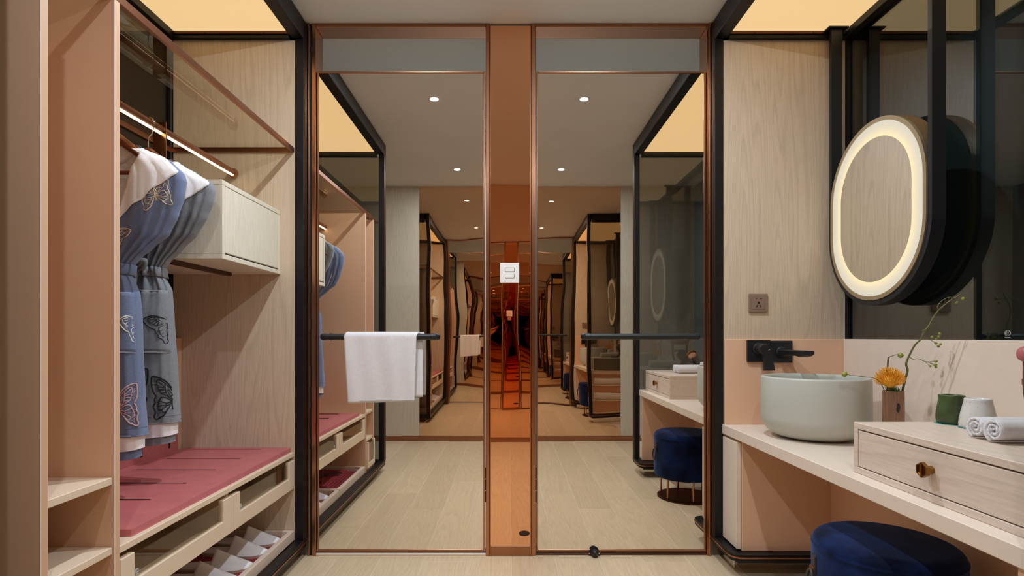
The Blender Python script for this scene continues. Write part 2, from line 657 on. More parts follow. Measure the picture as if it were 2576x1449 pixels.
obj('soffit', bx(nb(), -1.75, 1.75, D + 0.12, 4.2, H - 0.004, H - 0.0005, 0), 'greywall', wb)
wf = thing('wall_front', (0, D, 0), 'front wall pieces beside the mirrored doors', None, None, 'structure')
obj('wall_surface', bx(nb(), -1.75, -0.898, D + 0.004, D + 0.093, 0, H, 0), 'darkwall', wf)
obj('wall_surface', bx(nb(), 0.909, 1.75, D + 0.004, D + 0.093, 0, H, 0), 'darkwall', wf)
YB = -0.22
wk = thing('wall_back', (0, YB, 0), 'back wall of oak panels around a bronze mirror panel', None, None, 'structure')
obj('wall_surface', bx(nb(), -1.8, 1.8, YB - 0.1, YB - 0.02, -0.03, H, 0), 'darkwall', wk)
obj('wood_panel', bx(nb(), -1.75, -0.852, YB - 0.02, YB, 0.05, H), 'oak_grey', wk)
obj('wood_panel', bx(nb(), 1.055, 1.75, YB - 0.02, YB, 0.05, H), 'oak_grey', wk)
obj('mirror_panel', bx(nb(), -0.85, 1.053, YB - 0.02, YB - 0.002, 0.05, H, 0), 'bronzemirror', wk, label='bronze tinted mirror panel with wavy reflections')
bb = obj('baseboard_back', bx(nb(), -1.75, 1.75, YB - 0.015, YB + 0.004, 0, 0.05), 'copper_x')
tag(bb, 'copper baseboard along the back wall', None, None, 'structure')

# door frames of brushed copper
TOP = 2.405


def door_frame(name, xa0, xa1, xb0, xb1, label):
    t = thing(name, (0.5 * (xa0 + xb1), D, 0), label, None, None, 'structure')
    ya, yb = D - 0.006, D + 0.093
    box('jamb', xa0, xa1, ya, yb, 0, TOP, 'copper', t)
    box('jamb', xb0, xb1, ya, yb, 0, TOP, 'copper', t)
    box('lintel', xa1, xb0, ya, yb, TOP - 0.016, TOP, 'copper_x', t)
    return t


df1 = door_frame('trim_1', -0.893, -0.874, -0.106, -0.0885, 'brushed copper frame round the mirrored door beside the wardrobe')
df2 = door_frame('trim_2', 0.0995, 0.119, 0.893, 0.907, 'brushed copper frame round the mirrored door beside the vanity')
for s, t in ((-1, df1), (1, df2)):
    box('cover_strip', s * 0.9085, s * 0.9015, D - 0.012, D + 0.003, 0.0, TOP, 'copper', t)
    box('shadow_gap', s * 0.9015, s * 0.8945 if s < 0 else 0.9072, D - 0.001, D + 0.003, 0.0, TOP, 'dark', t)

# mirrored doors
ZD0, ZD1 = 0.018, 2.192


def door(name, xa, xb, hinge_x, label):
    t = thing(name, (0.5 * (xa + xb), D, ZD0), label, None, None, 'structure')
    box('mirror_panel', xa + 0.006, xb - 0.006, D + 0.003, D + 0.03, ZD0 + 0.008, ZD1 - 0.006, 'mirror', t, 0)
    e = 0.0075
    box('leaf_frame', xa, xa + e, D - 0.001, D + 0.034, ZD0, ZD1, 'copper', t, 0.001)
    box('leaf_frame', xb - e, xb, D - 0.001, D + 0.034, ZD0, ZD1, 'copper', t, 0.001)
    box('leaf_frame', xa + e, xb - e, D - 0.001, D + 0.034, ZD1 - e, ZD1, 'copper_x', t, 0.001)
    box('leaf_frame', xa + e, xb - e, D - 0.001, D + 0.034, ZD0, ZD0 + e + 0.002, 'copper_x', t, 0.001)
    for za, zb in ((1.86, 2.04), (0.24, 0.40)):
        hb = nb()
        for q in range(3):
            z0 = za + (zb - za) * q / 3
            tube(hb, [(hinge_x, D - 0.002, z0 + 0.002), (hinge_x, D - 0.002, z0 + (zb - za) / 3 - 0.002)], 0.0028, 10)
        obj('hinge', hb, 'blackmatt', t, 'auto')
    return t


d1 = door('door_1', -0.871, -0.110, -0.108, 'tall mirrored door leaf with thin copper edge, towel hanging on it')
d2 = door('door_2', 0.123, 0.890, 0.121, 'tall mirrored door leaf with thin copper edge and bare black bar')
th1 = box('trim_3', -0.874, -0.106, D - 0.004, D + 0.093, 0.0, 0.010, 'counter')
tag(th1, 'pale stone threshold under the mirrored door with the towel', None, None, 'structure')
th2 = box('trim_4', 0.119, 0.893, D + 0.002, D + 0.093, 0.0, 0.010, 'bronze')
tag(th2, 'dark threshold under the mirrored door with the bare bar', None, None, 'structure')
# copper mirror column between the doors
cm = thing('trim_5', (0.005, D, 0), 'polished copper mirror column between the two mirrored doors', None, None, 'structure')
box('core', -0.0865, 0.0975, D + 0.004, D + 0.093, 0, H - 0.004, 'dark', cm, 0)
box('mirror_panel', -0.083, 0.094, D - 0.001, D + 0.004, 0.045, 2.398, 'coppermirror', cm, 0)
box('edge_strip', -0.088, -0.083, D - 0.008, D + 0.004, 0.0, 2.402, 'copper', cm, 0.0008)
box('edge_strip', 0.094, 0.099, D - 0.008, D + 0.004, 0.0, 2.402, 'copper', cm, 0.0008)
box('plinth', -0.083, 0.094, D - 0.005, D + 0.004, 0.0, 0.045, 'copper_x', cm, 0.001)


# ================================================================== LUMINOUS FRAMES
XF = 0.952            # inner side of the black frame = furniture front line
XB = 1.4925           # back line of the end panels


def frame(s, name, label, pane_mat, pane_z0, full_base):
    t = thing(name, (s * 1.22, 1.73, 0.0), label, 'frame')
    def B(nm, x0, x1, y0, y1, z0, z1, mat='black', bev=0.002, lab=None):
        return box(nm, s * x0, s * x1, y0, y1, z0, z1, mat, t, bev, label=lab)
    zb = 0.085
    z0 = 0.04 if full_base else 0.085
    for nm, ya, yb in (('post', 2.472, 2.507), ('post', 0.94, 0.985)):
        B(nm, 0.913, XF, ya, yb, zb, 2.40)
    B('post', XB + 0.003, 1.53, 2.462, 2.507, zb, 2.40)
    B('post', XB + 0.003, 1.53, 0.94, 0.985, zb, 2.40)
    B('beam', 0.913, XF + 0.018, 0.985, 2.472, 2.317, 2.402)
    B('beam', 1.478, 1.53, 0.985, 2.455, 2.306, 2.402)
    B('beam', XF + 0.018, XB + 0.003, 2.452, 2.507, 2.306, 2.402)
    B('beam', XF + 0.018, XB + 0.003, 0.94, 0.985, 2.306, 2.402)
    B('panel_lip', XF + 0.018, 1.478, 2.445, 2.452, 2.322, 2.334, 'bronze', 0.001)
    # fine copper beading on the aisle edge
    B('copper_bead', 0.9105, 0.914, 2.500, 2.507, zb, 2.40, 'copper', 0)
    B('copper_bead', 0.9105, 0.914, 0.94, 0.946, zb, 2.40, 'copper', 0)
    if full_base:
        B('base_beam', 0.913, XF, 0.94, 2.507, 0.045, 0.085)
        B('base_beam', XF, 1.53, 0.94, 0.985, 0.045, 0.085)
        B('copper_bead', 0.9095, 0.914, 0.945, 2.507, 0.068, 0.073, 'copper_y', 0)
        B('plinth', XF + 0.03, 1.50, 0.99, 2.50, 0.0, 0.085, 'bronze')
    B('end_panel', XF + 0.0005, XB, 2.472, 2.49, 0.086, 2.306, 'oak', 0.0005, 'vertical grained oak end panel')
    B('pane', 1.508, 1.514, 0.985, 2.462, pane_z0, 2.306, pane_mat, 0, 'tinted side pane')
    B('pane', XF, XB + 0.003, 0.961, 0.967, 0.605 if not full_base else 0.086, 2.306, 'glass_end', 0, 'tinted end pane')
    return t


fr_l = frame(-1, 'wardrobe_enclosure', 'black steel box frame of the wardrobe with oak end panel and brown glass', 'glass_brown', 0.086, True)
fr_r = frame(1, 'vanity_enclosure', 'black steel box frame round the vanity with grey tinted glass', 'glass_grey', 0.98, False)
for s, nm in ((-1, 'above the hanging robes'), (1, 'above the basin and mirror')):
    t = thing('ceiling_light', (s * 1.22, 1.73, 2.337), 'warm glowing luminous panel ' + nm, 'ceiling light', 'luminous ceiling panels')
    box('diffuser', s * (XF + 0.018), s * 1.478, 0.985, 2.452, 2.337, 2.344, 'panel', t, 0)
    box('housing', s * (XF + 0.018), s * 1.478, 0.985, 2.452, 2.346, 2.40, 'white', t, 0)

# screws on the beams over the end panels
for s, t in ((-1, fr_l), (1, fr_r)):
    for xx in (1.08, 1.34):
        lb = nb()
        lathe_dir(lb, [(0.004, 0), (0.004, 0.0015), (0.002, 0.002)], (s * xx, 2.445, 2.328), (0, -1, 0), 10)
        obj('screw', lb, 'bronze', t)

# rounded base trays under both ends of the vanity
for ya, yb, cor, nm in ((2.272, 2.507, (1, 0, 0, 0), 'under the end with the basin'), (0.94, 1.165, (0, 0, 0, 1), 'under the end away from the basin')):
    t = thing('base_tray', (1.22, 0.5 * (ya + yb), 0), 'black rounded base tray with copper edge line ' + nm, 'base', None)
    prismb = prism(nb(), roundrect(0.912, 1.50, ya, yb, 0.045, 8, cor), 'z', 0.07, 0.098)
    obj('tray', prismb, 'black', t, 'auto')
    prismb = ringprism(nb(), roundrect(0.9095, 1.503, ya - 0.0025, yb + 0.0025, 0.047, 8, cor), roundrect(0.914, 1.498, ya + 0.003, yb - 0.003, 0.043, 8, cor), 'z', 0.083, 0.089)
    obj('copper_bead', prismb, 'copper_y', t, 'auto')
    box('lower_lip', 0.94, 1.49, ya + 0.022, yb - 0.022, 0.055, 0.07, 'blackmatt', t)
    if ya > 2:
        box('plinth', 0.96, 1.49, ya + 0.105, yb - 0.01, 0.0, 0.055, 'steel', t)
    else:
        box('plinth', 0.96, 1.49, ya + 0.03, yb - 0.105, 0.0, 0.055, 'steel', t)

# ================================================================== WARDROBE
# open niche of shelves
t = thing('shelf_niche', (-1.22, 1.24, 0.1), 'tall peach shelf niche of narrow open compartments beside the bench', 'shelves')
XI = -1.502
for ya, yb in ((1.130, 1.148), (1.342, 1.360)):
    e = box('side_panel', -0.951, XI, ya, yb, 0.086, 1.806, 'peach', t)
    box('lit_edge_band', -0.9512, -0.954, ya, yb, 0.086, 1.806, 'edge', e, 0.0008)  # front edge brighter than its panel, coloured as if lit from the aisle
box('back_panel', XI + 0.012, XI, 1.148, 1.342, 0.086, 1.806, 'peach', t)
for zz in (0.652, 0.484, 0.302, 0.105):
    box('shelf', -0.957, XI + 0.012, 1.148, 1.342, zz - 0.018, zz, 'cream', t)
dr = box('drawer_front', -0.9535, -0.94, 1.150, 1.178, 0.108, 0.282, 'cream', t)
box('drawer_rail', -0.9535, -0.94, 1.312, 1.340, 0.108, 0.282, 'cream', dr)
box('drawer_rail', -0.9535, -0.94, 1.178, 1.312, 0.108, 0.140, 'cream', dr)
box('pane', -0.948, -0.944, 1.178, 1.312, 0.140, 0.270, 'glass_drawer', dr, 0)

# glass shelf with copper edge
t = thing('glass_shelf', (-1.22, 1.75, 1.82), 'smoked glass shelf with brushed copper edge above the hanging rail', 'shelf')
box('glass_plate', -0.966, -1.498, 0.99, 2.462, 1.818, 1.826, 'glass_shelf', t, 0)
box('edge_rail', -0.954, -0.966, 0.99, 2.471, 1.808, 1.829, 'copper_y', t, 0.001, label='copper front edge')
box('edge_rail', -0.966, -1.498, 2.462, 2.471, 1.808, 1.829, 'copper_x', t, 0.001)
box('edge_rail', -1.498, -1.506, 0.99, 2.471, 1.8075, 1.829, 'copper_y', t, 0.001)

# hanging rail with LED
RX, RZ = -1.219, 1.713
t = thing('hanging_rail', (RX, 1.9, 1.25), 'copper clothes rail with glowing strip light and hanging strap', 'clothes rail')
obj('rod', cyl(nb(), (RX, 1.361, RZ), (RX, 2.466, RZ), 0.0155, 32), 'copper_y', t, 'auto')
b = nb()
lathe_dir(b, [(0.0, -0.002), (0.012, 0), (0.019, 0.005), (0.0215, 0.014), (0.019, 0.024), (0.0165, 0.028)], (RX, 2.4715, RZ), (0, -1, 0), 24)
obj('end_cap', b, 'copper', t, 'auto')
b = nb()
arc = [math.radians(-90 + 42 * i / 6) for i in range(7)]
prism(b, [(RX + 0.0160 * math.cos(a), RZ + 0.0160 * math.sin(a)) for a in arc] + [(RX + 0.0145 * math.cos(a), RZ + 0.0145 * math.sin(a)) for a in reversed(arc)], 'y', 1.362, 2.444)
obj('light_strip', b, 'led', t)
box('strap', -1.246, -1.199, 1.945, 1.950, 1.252, 1.742, 'copper', t, 0.001)
box('lower_rail', -1.226, -1.196, 1.945, 2.40, 1.252, 1.2655, 'bronze', t, 0.001)
# wall cabinet
t = thing('wall_cabinet', (-1.25, 2.22, 1.267), 'pale oak cabinet box hung on the end panel behind the robes', 'cabinet')
XC = -1.016
YC0, YC1, ZC0, ZC1 = 1.973, 2.4715, 1.267, 1.548
box('top_board', XC, -1.50, YC0, YC1, ZC1 - 0.018, ZC1, 'oak_pale', t)
box('bottom_board', XC, -1.50, YC0, YC1, ZC0, ZC0 + 0.018, 'oak_pale', t)
box('side_board', XC, -1.50, YC0, YC0 + 0.018, ZC0 + 0.018, ZC1 - 0.018, 'oak_pale', t)
box('side_board', XC, -1.50, YC1 - 0.018, YC1, ZC0 + 0.018, ZC1 - 0.018, 'oak_pale', t)
box('back_board', -1.49, -1.50, YC0 + 0.018, YC1 - 0.018, ZC0 + 0.018, ZC1 - 0.018, 'oak_pale', t)
box('flap_door', XC - 0.0005, XC - 0.018, YC0 + 0.022, YC1 - 0.020, ZC0 + 0.024, ZC1 - 0.020, 'oak_pale', t)
box('dark_gap', XC - 0.012, XC - 0.02, YC0 + 0.018, YC1 - 0.018, ZC0 + 0.018, ZC1 - 0.018, 'dark', t, 0)

# luggage bench with two glazed drawers
t = thing('luggage_bench', (-1.22, 1.92, 0.1), 'cream luggage bench with two glass fronted drawers beside the shelf niche', 'bench')
box('top_board', -0.954, -1.50, 1.3605, 2.4715, 0.459, 0.477, 'cream', t)
box('back_board', -1.455, -1.498, 1.3605, 2.4715, 0.4775, 0.985, 'peach', t)
box('middle_divider', -0.972, -1.45, 1.909, 1.927, 0.318, 0.459, 'cream', t)
box('rear_board', -1.485, -1.50, 1.3605, 2.4715, 0.088, 0.459, 'oak', t)
box('divider_shelf', -0.99, -1.485, 1.3605, 2.4715, 0.300, 0.314, 'cream', t)


def bench_drawer(ya, yb, lab):
    e = box('drawer', -0.9535, -0.972, ya, ya + 0.052, 0.318, 0.443, 'cream', t, label=lab)
    box('stile', -0.9535, -0.972, yb - 0.056, yb, 0.318, 0.443, 'cream', e)
    box('rail', -0.9535, -0.972, ya + 0.052, yb - 0.056, 0.318, 0.372, 'cream', e)
    box('pane', -0.960, -0.965, ya + 0.046, yb - 0.050, 0.366, 0.434, 'glass_drawer', e, 0)
    box('drawer_box', -0.975, -1.42, ya + 0.01, yb - 0.01, 0.320, 0.330, 'cream', e)
    box('drawer_box_side', -1.41, -1.42, ya + 0.01, yb - 0.01, 0.330, 0.41, 'cream', e)
    # etched safety mark: an oval with three arcs and a line of fine print
    b = nb()
    cy, cz, rr = ya + 0.068, 0.388, 0.0072
    X = -0.9595
    tube(b, [(X, cy + rr * math.cos(q * PI / 10), cz + rr * 0.85 * math.sin(q * PI / 10)) for q in range(20)], 0.0004, 4, True)
    for o in (-0.0034, 0.0, 0.0034):
        tube(b, [(X, cy + o + 0.0022 * math.cos(q), cz + 0.0036 * math.sin(q)) for q in [0.7 + 0.45 * i for i in range(12)]], 0.0004, 4)
    tube(b, [(X, cy - 0.006, cz - 0.0092), (X, cy + 0.006, cz - 0.0092)], 0.0004, 4)
    obj('etched_mark', b, 'etch', e)
    return e


bench_drawer(1.366, 1.915, 'glass fronted drawer beside the shelf niche')
bench_drawer(1.921, 2.470, 'glass fronted drawer beside the oak end panel')

# red leather cushions with slots
t = thing('seat_cushion', (-1.2, 1.93, 0.477), 'flat red leather bench cushion with long dark slots', 'cushion')
ys_slots = [1.503, 1.691, 1.880, 2.068, 2.257, 2.440]
ys = [1.431]
for yy in ys_slots:
    ys += [yy - 0.010, yy + 0.010]
ys.append(2.4700)
xs = [-1.440, -1.392, -1.087, -0.972]
holes = {(1, 1 + 2 * i) for i in range(len(ys_slots))}
b = plate_holes(nb(), xs, ys, 0.4775, 0.4955, holes)
bmesh.ops.remove_doubles(b, verts=b.verts, dist=1e-6)
ed = [e for e in b.edges if len(e.link_faces) == 2 and e.calc_face_angle(0) > 1.0]
bmesh.ops.bevel(b, geom=ed, offset=0.0025, segments=2, affect='EDGES', profile=0.5)
obj('pad', b, 'leather', t, 'auto')
for yy in ys_slots:
    box('slot', -1.391, -1.088, yy - 0.0098, yy + 0.0098, 0.4775, 0.4950, 'slot', t, 0)
t = thing('back_cushion', (-1.447, 1.93, 0.498), 'red leather back pad with vertical slots behind the robes', 'cushion')
yb_slots = [1.62, 1.81, 1.995, 2.18, 2.36]
ys = [1.431]
for yy in yb_slots:
    ys += [yy - 0.007, yy + 0.007]
ys.append(2.42)
zs = [0.4965, 0.517, 0.84, 0.93]
holes = {(1, 1 + 2 * i) for i in range(len(yb_slots))}
b = plate_holes(nb(), zs, ys, -1.4548, -1.441, holes, lambda x, y, z: (z, y, x))
obj('pad', b, 'leather', t, 'auto')
for yy in yb_slots:
    box('slot', -1.4546, -1.4415, yy - 0.0068, yy + 0.0068, 0.518, 0.839, 'slot', t, 0)

# pull-out trays on the floor of the wardrobe
for ya, yb, lab in ((1.366, 1.915, 'pull-out oak tray holding the folded red bag'), (1.921, 2.470, 'pull-out oak tray holding the white slippers')):
    t = thing('shoe_tray', (-1.2, 0.5 * (ya + yb), 0.088), lab, 'tray', 'pull-out trays under the bench')
    box('front_rim', -0.9535, -0.975, ya, yb, 0.088, 0.131, 'oak_y', t)
    box('back_rim', -1.44, -1.46, ya, yb, 0.088, 0.131, 'oak_y', t)
    box('side_rim', -0.975, -1.44, ya, ya + 0.014, 0.088, 0.131, 'oak_y', t)
    box('side_rim', -0.975, -1.44, yb - 0.014, yb, 0.088, 0.131, 'oak_y', t)
    box('tray_floor', -0.975, -1.44, ya + 0.014, yb - 0.014, 0.088, 0.098, 'oak_y', t)
    box('felt_liner', -0.977, -1.438, ya + 0.016, yb - 0.016, 0.0982, 0.1025, 'red_felt', t, 0)


# slippers
def slipper_bm():
    """toe at x=0, heel at x=-0.27, sole width about 0.1"""
    sole = nb()
    out = catmull([(0.0, 0.0), (-0.012, 0.03), (-0.05, 0.05), (-0.12, 0.047), (-0.2, 0.038), (-0.255, 0.032), (-0.272, 0.0), (-0.255, -0.032), (-0.2, -0.038), (-0.12, -0.047), (-0.05, -0.05), (-0.012, -0.03)], 4, True)
    prism(sole, [(p.x, p.y) for p in out], 'z', 0.0, 0.010)
    up = nb()
    rows, n = 14, 18
    grid = []
    for i in range(rows + 1):
        u = i / rows
        x = -0.002 - 0.132 * u
        wd = 0.050 * math.sqrt(max(0.0, 1 - (1 - min(1, u / 0.42)) ** 2)) + 0.002 * u + 0.001
        hh = 0.009 + 0.058 * u ** 1.1
        R = []
        for k in range(n + 1):
            a = PI * k / n
            yy = wd * math.cos(a) * (1 - 0.10 * u)
            zz = 0.008 + hh * (1 - abs(math.cos(a)) ** 1.5)
            lean = 0.030 * u * (1 - math.sin(a))
            crease = -0.006 * u * math.exp(-((a - 2.2) / 0.25) ** 2) - 0.004 * u * math.exp(-((a - 0.9) / 0.25) ** 2)
            R.append(up.verts.new((x - lean, yy, zz + crease)))
        grid.append(R)
    for A, B in zip(grid, grid[1:]):
        for k in range(n):
            up.faces.new((A[k], A[k + 1], B[k + 1], B[k]))
    foot = nb()
    prism(foot, [(p.x * 0.95 - 0.006, p.y * 0.9) for p in out], 'z', 0.010, 0.014)
    emb = nb()
    for kx in range(3):
        c = (-0.045 - 0.008 * kx, 0.0)
        tube(emb, [(c[0] + 0.004 * math.cos(q), c[1] + 0.006 * math.sin(q) + 0.003 * kx, 0.0345 + 0.004 * kx) for q in [0.6 * i for i in range(11)]], 0.0005, 4)
    return sole, up, foot, emb


sb, ub, fb, eb = slipper_bm()
ZS = 0.1028
sl = thing('slipper', (0, 0, 0), 'x', 'slipper')
so = obj('sole', sb, 'sole', sl)
uo = obj('upper', ub, 'slipper', sl, True)
md = uo.modifiers.new('thickness', 'SOLIDIFY')
md.thickness = 0.004
md.offset = 0
obj('insole', fb, 'slipper', sl)
obj('emblem', eb, 'th_pink', sl)
SLAB = ['white cloth slipper beside the oak end panel, farthest of the four', 'white cloth slipper second from the oak end panel', 'white cloth slipper third from the oak end panel', 'white cloth slipper fourth from the oak end panel, nearest to the folded bag']
for i, yy in enumerate((2.395, 2.268, 2.137, 2.010)):
    loc = (-0.987, yy, ZS)
    if i == 0:
        r_ = sl
        r_.location = loc
        r_['label'] = SLAB[0]
        r_['group'] = 'white slippers in the tray'
    else:
        r_ = dup(sl, loc, SLAB[i], 'white slippers in the tray')
    r_.rotation_euler = (0, 0, math.radians((2, -3, 3, -2)[i]))

# folded red bag in the other tray
t = thing('folded_bag', (-1.2, 1.64, 0.1028), 'folded dark red cloth bag with brown handles in the tray', 'bag')
b = nb()
for k in range(3):
    bx(b, -1.03 - 0.01 * k, -1.36 + 0.008 * k, 1.44 + 0.006 * k, 1.86 - 0.01 * k, 0.1029 + 0.009 * k, 0.1115 + 0.009 * k, 0.003)
obj('bag_body', b, 'red_felt', t)
b = nb()
for k in range(2):
    pts = catmull([(-1.05, 1.55 + 0.05 * k, 0.134), (-1.12, 1.58 + 0.05 * k, 0.139), (-1.18, 1.70 + 0.04 * k, 0.136), (-1.10, 1.80, 0.138 + 0.004 * k)], 6)
    tube(b, pts, 0.0045, 8)
obj('handle', b, 'leather_dark', t, True)


# ------------------------------------------------------------------ hangers and robes
def hanger(cx, cy, label):
    t = thing('coat_hanger', (cx, cy, 1.48), label, 'hanger', 'wooden hangers on the rail')
    b = nb()
    n = 28
    rings = []
    for i in range(n + 1):
        u = -1 + 2 * i / n
        x = 0.192 * u
        a = abs(u)
        zc = 1.612 - 0.010 * (1 - math.exp(-(a * 6) ** 2)) - 0.150 * a ** 1.35
        hh = 0.019 - 0.007 * a
        th = 0.007 + 0.011 * a ** 2
        yy = cy + 0.014 * a ** 2
        R = [b.verts.new((cx + x, yy + th * math.cos(q), zc + hh * math.sin(q))) for q in [2 * PI * k / 14 for k in range(14)]]
        rings.append(R)
    for A, B in zip(rings, rings[1:]):
        for k in range(14):
            b.faces.new((A[k], A[(k + 1) % 14], B[(k + 1) % 14], B[k]))
    b.faces.new(rings[0])
    b.faces.new(rings[-1])
    obj('body', b, 'hangerwood', t, True)
    obj('trouser_bar', cyl(nb(), (cx - 0.178, cy + 0.008, 1.494), (cx + 0.178, cy + 0.008, 1.494), 0.0065, 12), 'hangerwood', t, 'auto')
    R = 0.0190
    zc = RZ + 0.0160 + 0.0022 - R
    pts = [(cx, cy, 1.615), (cx, cy, 1.655), (cx + 0.004, cy, 1.668), (cx + 0.014, cy, 1.680)]
    pts += [(cx + R * 1.05 * math.cos(q), cy, zc + R * math.sin(q)) for q in [-0.45 + 0.3 * i for i in range(11)]]
    pts += [(cx - R * 1.08, cy, zc - 0.004)]
    obj('hook', tube(nb(), catmull(pts, 3), 0.0019, 8), 'chrome', t, True)
    return t


class Robe:
    def __init__(s, cx, cy, tab, zb, waist):
        s.cx, s.cy, s.tab, s.zb, s.waist = cx, cy, tab, zb, waist
        s.ztop = tab[0][0]

    def w(s, z):
        return lerp_tab(s.tab, z)

    def d(s, z):
        if z > s.waist:
            t = min(1, (z - s.waist) / 0.20)
            base = 0.026 + 0.016 * t
            if z > s.ztop - 0.06:
                base *= max(0.30, (s.ztop - z) / 0.06) ** 0.5
            return base
        t = min(1, (s.waist - z) / 0.15)
        return 0.026 + 0.020 * t

    def fold(s, th, z):
        if z > s.waist:
            k = (s.ztop - z) / (s.ztop - s.waist)
            a = 0.002 + 0.011 * min(1, max(0, k - 0.12) * 1.6)
            f = 0.0
            for t0, slope, wd, am in ((0.42, 0.10, 0.060, 1.0), (0.66, 0.06, 0.075, 0.9), (0.92, 0.10, 0.065, 1.1), (1.20, 0.04, 0.085, 0.8), (1.46, 0.05, 0.07, 0.9), (1.75, 0.0, 0.08, 0.8), (2.1, -0.06, 0.07, 1.0), (2.45, -0.05, 0.08, 0.9), (2.75, -0.08, 0.06, 1.0)):
                dth = (th if th <= PI else 2 * PI - th) - t0 - slope * (1 - k)
                f -= am * math.exp(-(dth / wd) ** 2)
                f += 0.55 * am * math.exp(-((dth - 1.9 * wd) / (1.5 * wd)) ** 2)
            return a * f
        k = (s.waist - z) / 0.5
        a = 0.0042 * math.exp(-k * 5) + 0.0014
        return a * (math.sin(9 * th + 1.3) + 0.6 * math.sin(15 * th + 0.4 + z * 4))

    def pt(s, th, z, off=0.0, sc=1.0):
        c, sn = math.cos(th), math.sin(th)
        e = 0.62
        y = (abs(sn) ** e) * (1 if sn >= 0 else -1)
        f = s.fold(th, z) * min(1, abs(sn) * 1.5)
        dd = s.d(z) * sc + off
        return Vector((s.cx + (s.w(z) * sc + off) * c, s.cy - dd * y - f * (1 if sn >= 0 else -1), z))

    def front(s, x, z, off=0.0):
        """x relative to the robe's middle"""
        u = max(-0.995, min(0.995, x / s.w(z)))
        p = s.pt(math.acos(u), z, off)
        return Vector((s.cx + x, p.y, z))

    def seen(s, px, row):
        """(x, z) on the front of the robe that shows at this pixel of the photograph"""
        y = s.cy - 0.03
        x = z = 0.0
        for _ in range(40):
            z = ZC - (row - 846) * y / F
            x = (px - 1281) * y / F - s.cx
            m = 0.97 * s.w(z)
            x = max(-m, min(m, x))
            y = 0.6 * y + 0.4 * s.front(x, z).y
        return x, z, abs(x) >= m * 0.999

    def shell(s, z0, z1, rows, off=0.0, sc=1.0, seg=120, th0=0.0, th1=2 * PI, skip=None, captop=False):
        b = nb()
        closed = abs(th1 - th0 - 2 * PI) < 1e-6
        n = seg if closed else seg + 1
        G = []
        for i in range(rows + 1):
            z = z0 + (z1 - z0) * i / rows
            hemw = 0.0
            G.append([b.verts.new(s.pt(th0 + (th1 - th0) * k / seg, z, off, sc)) for k in range(n)])
        for i in range(rows):
            for k in range(n if closed else n - 1):
                q = (G[i][k], G[i][(k + 1) % n], G[i + 1][(k + 1) % n], G[i + 1][k])
                if skip:
                    c = (q[0].co + q[2].co) / 2
                    th = th0 + (th1 - th0) * (k + 0.5) / seg
                    if skip(c.x - s.cx, c.z, math.sin(th) > 0):
                        continue
                b.faces.new(q)
        if captop and closed:
            b.faces.new(G[0])
        return b


def patch(rb, rows, off, thick=0.003):
    """rows: list of (z, [x...]) conformed to the robe's front"""
    b = nb()
    G = [[b.verts.new(rb.front(x, z, off)) for x in xs] for z, xs in rows]
    for A, B in zip(G, G[1:]):
        for k in range(len(A) - 1):
            b.faces.new((A[k], A[k + 1], B[k + 1], B[k]))
    return b


def butterfly(lift):
    """stroke list of a stitched butterfly in unit coordinates; lift turns the wings up about the body"""
    L = []
    Z = lambda pts: [((x - 1090) / 500, (770 - y) / 500) for x, y in pts]
    W = [([(1075, 690), (960, 640), (860, 610), (780, 605), (680, 625), (585, 680), (620, 740), (690, 815), (760, 860), (830, 880)], 1.4),
         ([(830, 880), (845, 940), (885, 985), (900, 1040), (950, 1068), (990, 1105), (1012, 1155), (1050, 1172), (1078, 1150), (1090, 1105), (1110, 1070), (1112, 1000), (1095, 900)], 1.4),
         ([(1070, 695), (960, 655), (850, 638), (760, 640), (700, 652), (685, 680), (715, 725), (765, 745), (770, 765), (810, 780), (850, 802), (900, 790), (980, 772), (1070, 765)], 0.9),
         ([(1075, 790), (980, 800), (910, 840), (905, 880), (922, 930), (945, 985), (985, 1030), (1040, 1005), (1085, 1012), (1105, 930), (1095, 850)], 0.9),
         ([(710, 690), (780, 682), (850, 686)], 0.75), ([(765, 745), (810, 715), (868, 692)], 0.75), ([(810, 778), (850, 735), (890, 712)], 0.75), ([(862, 800), (895, 765), (918, 738)], 0.75),
         ([(810, 650), (860, 690), (930, 750), (1000, 762)], 0.8), ([(890, 658), (940, 715), (1050, 752)], 0.75),
         ([(922, 912), (1000, 880), (1050, 845), (1080, 800)], 0.75), ([(960, 980), (1010, 930), (1052, 885)], 0.75), ([(1032, 1008), (1045, 940), (1062, 890), (1090, 825)], 0.75),
         ([(1075, 800), (1045, 835), (1030, 880), (1055, 885), (1080, 850), (1085, 805)], 0.75)]
    for q in range(10):
        a = q / 9
        W.append(([(615 + 170 * a, 690 + 150 * a), (660 + 150 * a, 668 + 130 * a)], 0.35))
        W.append(([(850 + 190 * a, 920 + 210 * a), (905 + 150 * a, 905 + 130 * a)], 0.35))
    for pts, wg in W:
        left = Z(pts)
        c, sn = math.cos(-lift), math.sin(-lift)
        left = [(x * c - y * sn, x * sn + y * c) for x, y in left]
        L.append((left, wg))
        L.append(([(-x, y) for x, y in left], wg))
    for sg in (-1, 1):
        L.append(([(0.0, 0.14), (sg * 0.05, 0.22), (sg * 0.12, 0.30), (sg * 0.17, 0.34), (sg * 0.20, 0.31), (sg * 0.17, 0.28)], 0.8))
    L.append(([(0.0, 0.17), (0.035, 0.08), (0.04, -0.1), (0.0, -0.27), (-0.04, -0.1), (-0.035, 0.08), (0.0, 0.17)], 1.0))
    L.append(([(0.0, 0.15), (0.0, -0.25)], 1.2))
    return L


